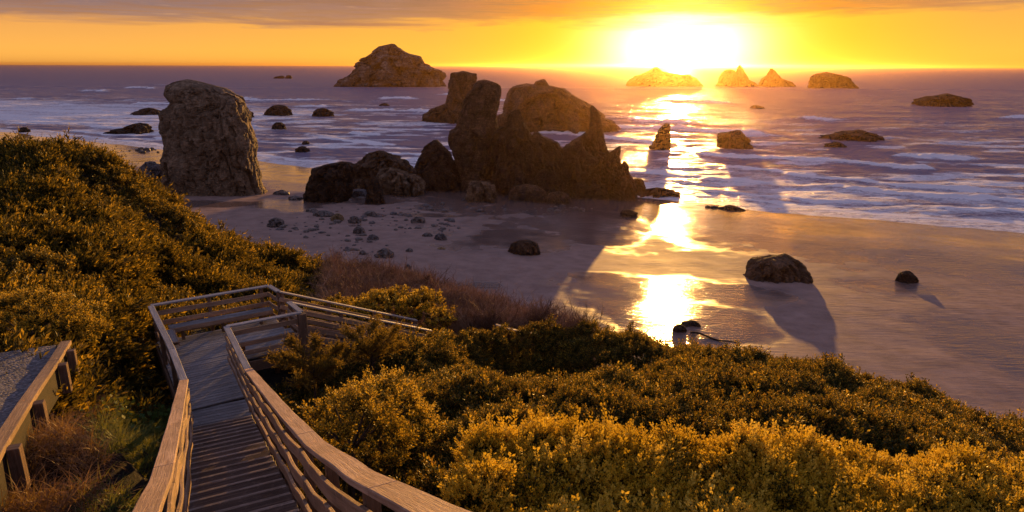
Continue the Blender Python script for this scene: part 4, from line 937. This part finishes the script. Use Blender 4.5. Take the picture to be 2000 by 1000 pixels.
# left hill
def hillk(x, y, px, py, h): return ~on_structure(x, y, .75) & ((uv1(x, y)[1] < NL - .3) | (y > 17)) & ~dead_zone(x, y, px, py) & ~path_zone(x, y) & ~brush_zone(x, y, px, py) & (y > 5) & ((x < 0) | (y < 20.9)) & ~((uv2(x, y)[1] > DN1) & (uv2(x, y)[0] < 18.6)) 
lean = np.array([.35, -.15, .0])
P, R, h = zone(85000, (-48, 4), (5, 47), .75, 2.4, 220, lambda x, y, px, py, h: hillk(x, y, px, py, h) & (h > -.5 + .5 * rng.random(len(x))) & (n2(x, y, 4, 2, 400) > -.12), .3, .3, .4, lean)
scatter('hill_scrub', C_HILL, P, R, .7 + .6 * rng.random(len(P)) + .5 * (rng.random(len(P)) < .04), rng.integers(0, 5, len(P)), 'wind-combed feathery scrub covering the bluff slope down to the beach', 'scrub'); nh = len(P)
P, R, h = zone(62000, (-48, 4), (5, 47), .75, 2.4, 220, lambda x, y, px, py, h: hillk(x, y, px, py, h) & (h > -.5 + .5 * rng.random(len(x))) & (n2(x, y, 4, 2, 400) < .1), .3, .35, .4)
scatter('hill_gorse', C_HILL2, P, R, .7 + .6 * rng.random(len(P)), rng.integers(0, 4, len(P)), 'tufty dark green gorse patches among the feathery scrub on the slope', 'gorse')
# bare brush on the toe of the bluff
P, R, h = zone(19000, (-12, 5), (20, 45), .5, 1.6, 230, lambda x, y, px, py, h: brush_zone(x, y, px, py) & ~((uv2(x, y)[1] < DN1 + 2) & (uv2(x, y)[0] < 20)), .7, .2, .3)
P[:, 2] -= .35
scatter('bare_brush', C_TWIG, P, R, .5 + .7 * rng.random(len(P)) + .5 * (rng.random(len(P)) < .06), rng.integers(0, 5, len(P)), 'leafless reddish brown brush at the foot of the bluff above the sand', 'brush'); nb = len(P)
# hollow: dead grass, green grass, ivy
def hz_(n, seed, f):
    x = rng.uniform(-13, 1, n); y = rng.uniform(1, 15.5, n); z = bluff_z(x, y) + .05; P = np.stack([x, y, z], -1); px, py, dep = project(P)
    k = dead_zone(x, y, px, py) & ~on_structure(x, y, .05) & f(x, y, px, py, n2(x, y, 1.2, 3, seed)) & (py < 1300); P = P[k]
    return P, orient(np.tile([0, 0, 1.0], (len(P), 1)), rng.uniform(0, 6.28, len(P)), .25)
isg = lambda px, py, q: (px + 60 * q > 205 + (py - 800) * -.10) 
P, R = hz_(19000, 300, lambda x, y, px, py, q: ~isg(px, py, q) | ((py < 770) & (q > -.2) & (px < 300)))
scatter('dead_grass', C_DEAD, P, R, .6 + .5 * rng.random(len(P)), rng.integers(0, 4, len(P)), 'tangled reddish brown dead grass in the hollow beside the timber edging', 'dead grass')
P, R = hz_(14000, 301, lambda x, y, px, py, q: isg(px, py, q) & (py > 790))
scatter('green_grass', C_GRASS, P, R, .6 + .5 * rng.random(len(P)), rng.integers(0, 4, len(P)), 'green grass tufts in shade along the left side of the stairs', 'grass')
P, R = hz_(9000, 302, lambda x, y, px, py, q: isg(px, py, q) & (py < 850) & (py > 640))
scatter('ground_ivy', C_IVY, P, R, .8 + .5 * rng.random(len(P)), rng.integers(0, 4, len(P)), 'dark green broad-leaved creeper beside the foot of the stairs', 'creeper')

# individual shrubs that stand out: real leaf meshes
def shrub(name, label, cat, px, py, Y, rad, hgt, gen, mats, nsp, bare=.0, flat=1.0, shape='dome', group=None):
    base = at(px, py, Y); e = empty(name, base, label, cat, group)
    Vs, Fs, Ms, b = [], [], [], 0
    src_ = [gen() for _ in range(4)]
    for i in range(nsp):
        if shape == 'dome':
            u = rng.uniform(0, 6.28); ct = rng.uniform(-.1, 1); st = math.sqrt(max(0, 1 - ct * ct)); d = np.array([math.cos(u) * st, math.sin(u) * st, ct])
            lump = 1 + .22 * float(perlin(d[None] * 2.2 + px)[0]) + .12 * float(perlin(d[None] * 5.2 + px)[0])
            r = rng.uniform(.72, 1) * lump; p = d * r * np.array([rad, rad * .8, hgt]); dirn = d * .6 + [0, 0, .5]
        else:  # open layered branches, wind-pruned conifer
            k = i % 9; az = k * 2.4 + px; lv = k / 9; t_ = rng.random(); L = rad * (1.1 - .55 * lv)
            dirb = np.array([math.cos(az), math.sin(az) * .8, .42 + .5 * lv]); p = np.array([0, 0, hgt * (.18 + .5 * lv)]) + dirb * L * (t_ ** .8) + rng.normal(size=3) * .05 * (1.3 - t_)
            dirn = dirb * .8 + rng.normal(size=3) * .4 + [0, 0, .35]
        dirn = dirn / np.linalg.norm(dirn)
        V, F, m_ = src_[i % 4]; a = np.cross([0, 0, 1.0], dirn); na_ = np.linalg.norm(a)
        R_ = rotmat(a / na_, math.acos(np.clip(dirn[2], -1, 1))) if na_ > 1e-6 else np.eye(3)
        sp = rng.uniform(0, 6.28); Rz = rotmat((0, 0, 1), sp)
        V = (V * rng.uniform(.75, 1.2)) @ (R_ @ Rz).T + p
        Vs.append(V); Fs.append(F + b); Ms.append(m_ if m_ is not None else np.zeros(len(F), int)); b += len(V)
    add('foliage', mesh_np('foliage', np.concatenate(Vs), np.concatenate(Fs), mats, False, fm=np.concatenate(Ms)), e)
    Vs, Fs, b = [], [], 0
    for k in range(9):
        az = k * 2.4 + px; lv = k / 9; L = rad * (1.1 - .55 * lv)
        dirb = np.array([math.cos(az), math.sin(az) * .8, .42 + .5 * lv]) if shape != 'dome' else np.array([math.cos(az) * rad * .8, math.sin(az) * rad * .6, hgt * .8]) / max(L, .1)
        st_ = np.array([0, 0, -.7]); p1 = np.array([0, 0, hgt * (.18 + .5 * lv)]) if shape != 'dome' else np.array([0, 0, 0.])
        V, F = tube([st_ + rng.normal(size=3) * .04, p1, p1 + dirb * L * .5, p1 + dirb * L * .95], np.array([.035, .025, .014, .006]), 5); Vs.append(V); Fs.append(F + b); b += len(V)
    add('stem', mesh_np('stem', np.concatenate(Vs), np.concatenate(Fs), [M['bark']], True), e)
conif = lambda: plume(.34, 84, (.055, .013), .3); LC = [M['leaf_conifer'], M['leaf_tip']]
gs = lambda: gorse_sprig(0, .26, 90, .25, .6, (.045, .02), 6)
shrub('wild_shrub', 'open rust-green shrub with upswept branches beside the corner post of the platform', 'shrub', 618, 770, 13.4, .95, .95, conif, LC, 420, shape='open')
shrub('wild_shrub', 'open rust-green shrub with upswept branches in front of the lower flight railing', 'shrub', 730, 725, 15.0, .85, 1.0, conif, LC, 330, shape='open')
shrub('gorse_bush', 'rounded golden gorse bush standing out of the bare brown brush', 'gorse bush', 775, 640, 21.5, 1.75, 1.25, lambda: gorse_sprig(0, .34, 90, .35, .6, (.07, .034), 6), L3, 420)
shrub('gorse_bush', 'small golden gorse bush behind the far handrail of the lower flight', 'gorse bush', 650, 640, 20.0, .9, .8, lambda: gorse_sprig(0, .3, 90, .3, .6, (.06, .03), 6), L3, 220)
shrub('gorse_bush', 'sparse leggy gorse bush in the shadow just beside the curving handrail', 'gorse bush', 690, 880, 8.2, .75, .75, gs, L3, 170)
shrub('gorse_bush', 'upright gorse bush with bright tips between the stairs and the dark thicket', 'gorse bush', 745, 850, 9.6, .9, .95, gs, L3, 230)
shrub('gorse_bush', 'bright gorse bush spilling over the top end of the timber edging', 'gorse bush', 60, 660, 12.6, 1.3, .8, gs, L3, 380)

# ------------------------------------------------------------------ haze
bm_v = np.array([(x, y, z) for x in (-36000, 36000) for y in (-60, 20500) for z in (-12, 54)], float)
hz = add('haze', mesh_np('haze', bm_v, np.array([[0, 1, 3, 2], [4, 6, 7, 5], [0, 4, 5, 1], [2, 3, 7, 6], [0, 2, 6, 4], [1, 5, 7, 3]])))
m, nt = mat('sea_haze')
pv = N(nt, 'ShaderNodeVolumePrincipled', {'Color': (1, .58, .25, 1), 'Density': 5.0e-5, 'Anisotropy': .9})
o_ = nt.nodes.new('ShaderNodeOutputMaterial'); nt.links.new(pv.outputs[0], o_.inputs['Volume'])
hz.data.materials.append(m); tag(hz, kind='stuff'); hz['label'] = 'thin sea spray haze glowing around the low sun'; hz['category'] = 'haze'

# ------------------------------------------------------------------ sky, sun, camera
W = bpy.data.worlds.new('World'); S.world = W; W.use_nodes = True; nt = W.node_tree; nt.nodes.clear()
D_ = N(nt, 'ShaderNodeTexCoord').outputs['Generated']
D_ = N(nt, 'ShaderNodeVectorMath', {0: D_}, operation='NORMALIZE').outputs[0]
sx = N(nt, 'ShaderNodeSeparateXYZ', {0: D_}); z = sx.outputs[2]
el = mmath(nt, 'ARCSINE', z); deg = mmath(nt, 'MULTIPLY', el, 57.29578)
def sundir(e): return (math.sin(SUN_AZ) * math.cos(e), math.cos(SUN_AZ) * math.cos(e), math.sin(e))
cs = N(nt, 'ShaderNodeVectorMath', {0: D_, 1: sundir(math.radians(2.0))}, operation='DOT_PRODUCT').outputs['Value']
sang = mmath(nt, 'MULTIPLY', mmath(nt, 'ARCCOSINE', mmath(nt, 'MINIMUM', cs, 1.0)), 57.29578)   # degrees from the sun
e90 = mmath(nt, 'DIVIDE', mmath(nt, 'MAXIMUM', deg, 0.0), 90.0)
base = ramp(nt, e90, [(0, (.88, .40, .075)), (.010, (1.0, .47, .09)), (.035, (.80, .36, .10)), (.08, (.30, .18, .15)), (.16, (.22, .19, .26)), (.4, (.20, .25, .45)), (1, (.17, .24, .52))])
warm = ramp(nt, mmath(nt, 'DIVIDE', sang, 90.0), [(0, (1, 1, 1)), (.08, (.85,) * 3), (.22, (.35,) * 3), (.5, (.06,) * 3), (1, (0,) * 3)])
low = ramp(nt, e90, [(0, (1, 1, 1)), (.05, (1, 1, 1)), (.16, (.3,) * 3), (.4, (0, 0, 0))])
base = mix(nt, mmath(nt, 'MULTIPLY', warm, low), base, (1.35, .62, .0))
# away from the sunset the horizon is dull mauve
back = ramp(nt, mmath(nt, 'DIVIDE', sang, 180.0), [(.3, (0, 0, 0)), (.62, (1, 1, 1))])
base = mix(nt, back, base, (.22, .225, .36))
# cloud deck: starts about 3.2 degrees up
cv = N(nt, 'ShaderNodeCombineXYZ', {0: mmath(nt, 'MULTIPLY', sx.outputs[0], 2.2), 1: mmath(nt, 'MULTIPLY', sx.outputs[1], 2.2), 2: mmath(nt, 'MULTIPLY', z, 26.0)}).outputs[0]
cn = noise(nt, cv, 2.4, 7, .6, .4); cn2 = noise(nt, mapped(nt, cv, (1, 1, 2.0)), 5.5, 6, .65)
lowe = mmath(nt, 'ADD', deg, mmath(nt, 'MULTIPLY', mmath(nt, 'SUBTRACT', cn, .5), 3.2))
azf = mmath(nt, 'MULTIPLY', sx.outputs[0], -.9)
cm = ramp(nt, mmath(nt, 'DIVIDE', mmath(nt, 'ADD', lowe, azf), 10.0), [(.30, (0,) * 3), (.37, (.8,) * 3), (.5, (.97,) * 3), (1, (.75,) * 3)])
thin = ramp(nt, cn2, [(.35, (0, 0, 0)), (.62, (1, 1, 1))])
cfac = mmath(nt, 'MULTIPLY', cm, mmath(nt, 'ADD', .72, mmath(nt, 'MULTIPLY', thin, .28)))
ccol = ramp(nt, mmath(nt, 'DIVIDE', sang, 90.0), [(0, (1.15, .52, .01)), (.05, (.95, .36, .01)), (.12, (.68, .23, .03)), (.25, (.35, .18, .13)), (.45, (.26, .165, .16)), (1, (.16, .13, .18))])
ccol = mix(nt, ramp(nt, e90, [(.055, (0, 0, 0)), (.2, (1, 1, 1))]), ccol, (.23, .23, .38))
ccol = mix(nt, ramp(nt, cn2, [(.38, (.85,) * 3), (.54, (0, 0, 0))]), ccol, (.17, .09, .095))
ccol = mix(nt, ramp(nt, cn2, [(.6, (0, 0, 0)), (.75, (.5,) * 3)]), ccol, (.9, .45, .16))
sky = mix(nt, cfac, base, ccol)
bx = mmath(nt, 'DIVIDE', mmath(nt, 'SUBTRACT', sx.outputs[0], -.23), .13)      # one thin detached bar of cloud under the deck
be = mmath(nt, 'DIVIDE', mmath(nt, 'SUBTRACT', mmath(nt, 'ADD', deg, mmath(nt, 'MULTIPLY', mmath(nt, 'SUBTRACT', cn2, .5), .5)), 3.1), .16)
bar = N(nt, 'ShaderNodeMath', {0: mmath(nt, 'MULTIPLY', mmath(nt, 'ADD', mmath(nt, 'POWER', mmath(nt, 'ABSOLUTE', bx), 4.0), mmath(nt, 'POWER', mmath(nt, 'ABSOLUTE', be), 2.0)), -1.0)}, operation='EXPONENT').outputs[0]
sky = mix(nt, mmath(nt, 'MULTIPLY', bar, .75), sky, (.42, .19, .10))
# glare of the veiled sun
Dz = N(nt, 'ShaderNodeVectorMath', {0: N(nt, 'ShaderNodeVectorMath', {0: D_, 1: (1, 1, 1.7)}, operation='MULTIPLY').outputs[0]}, operation='NORMALIZE').outputs[0]
_sd = Vector(sundir(math.radians(1.5))); _sd.z *= 1.7; _sd.normalize()
cs2 = N(nt, 'ShaderNodeVectorMath', {0: Dz, 1: tuple(_sd)}, operation='DOT_PRODUCT').outputs['Value']
sang2 = mmath(nt, 'MULTIPLY', mmath(nt, 'ARCCOSINE', mmath(nt, 'MINIMUM', cs2, 1.0)), 57.29578)
gl = N(nt, 'ShaderNodeMath', {0: mmath(nt, 'MULTIPLY', mmath(nt, 'POWER', sang2, 2.0), -1 / (2 * 3.3 ** 2))}, operation='EXPONENT').outputs[0]
below = ramp(nt, mmath(nt, 'DIVIDE', mmath(nt, 'SUBTRACT', lowe, 2.9), 4.0), [(0, (1, 1, 1)), (.3, (.16,) * 3), (1, (.04,) * 3)])
gl2 = N(nt, 'ShaderNodeMath', {0: mmath(nt, 'MULTIPLY', sang, -1 / 5.0)}, operation='EXPONENT').outputs[0]
glc = N(nt, 'ShaderNodeVectorMath', {0: (2.7, 2.4, 2.1), 'Scale': mmath(nt, 'MULTIPLY', gl, below)}, operation='SCALE').outputs[0]
glc2 = N(nt, 'ShaderNodeVectorMath', {0: (1.3, .75, .0), 'Scale': mmath(nt, 'MULTIPLY', mmath(nt, 'MULTIPLY', gl2, .6), mmath(nt, 'ADD', mmath(nt, 'MULTIPLY', below, .8), .2))}, operation='SCALE').outputs[0]
tot = N(nt, 'ShaderNodeVectorMath', {0: N(nt, 'ShaderNodeVectorMath', {0: sky, 1: glc}, operation='ADD').outputs[0], 1: glc2}, operation='ADD').outputs[0]
bg = N(nt, 'ShaderNodeBackground', {'Color': tot, 'Strength': .68}); N(nt, 'ShaderNodeOutputWorld', {0: bg.outputs[0]})

sl_ = bpy.data.lights.new('sun', 'SUN'); sl_.energy = 5.0; sl_.angle = math.radians(.6); sl_.color = (1, .50, .11)
so = bpy.data.objects.new('sun', sl_); COL.objects.link(so)
so.rotation_euler = Vector(sundir(SUN_EL)).to_track_quat('Z', 'Y').to_euler(); so.location = (0, 0, 60)

cam = bpy.data.cameras.new('camera'); cam.sensor_width = 36; cam.lens = 36 * FPX / 2000; cam.clip_end = 60000; cam.clip_start = .05
co = bpy.data.objects.new('camera', cam); COL.objects.link(co); co.location = (0, 0, CAMZ)
co.rotation_euler = (math.pi / 2 - PIT, math.radians(-.18), 0); S.camera = co
S.view_settings.view_transform = 'Standard'; S.view_settings.look = 'None'; S.view_settings.exposure = 0.65; S.view_settings.gamma = 1
cy = S.cycles; cy.use_denoising = True; cy.max_bounces = 5; cy.diffuse_bounces = 2; cy.glossy_bounces = 3; cy.transmission_bounces = 3; cy.volume_bounces = 0; cy.transparent_max_bounces = 4
cy.sample_clamp_indirect = 6; cy.sample_clamp_direct = 0
print('counts', nm, nh, nb, cnt)
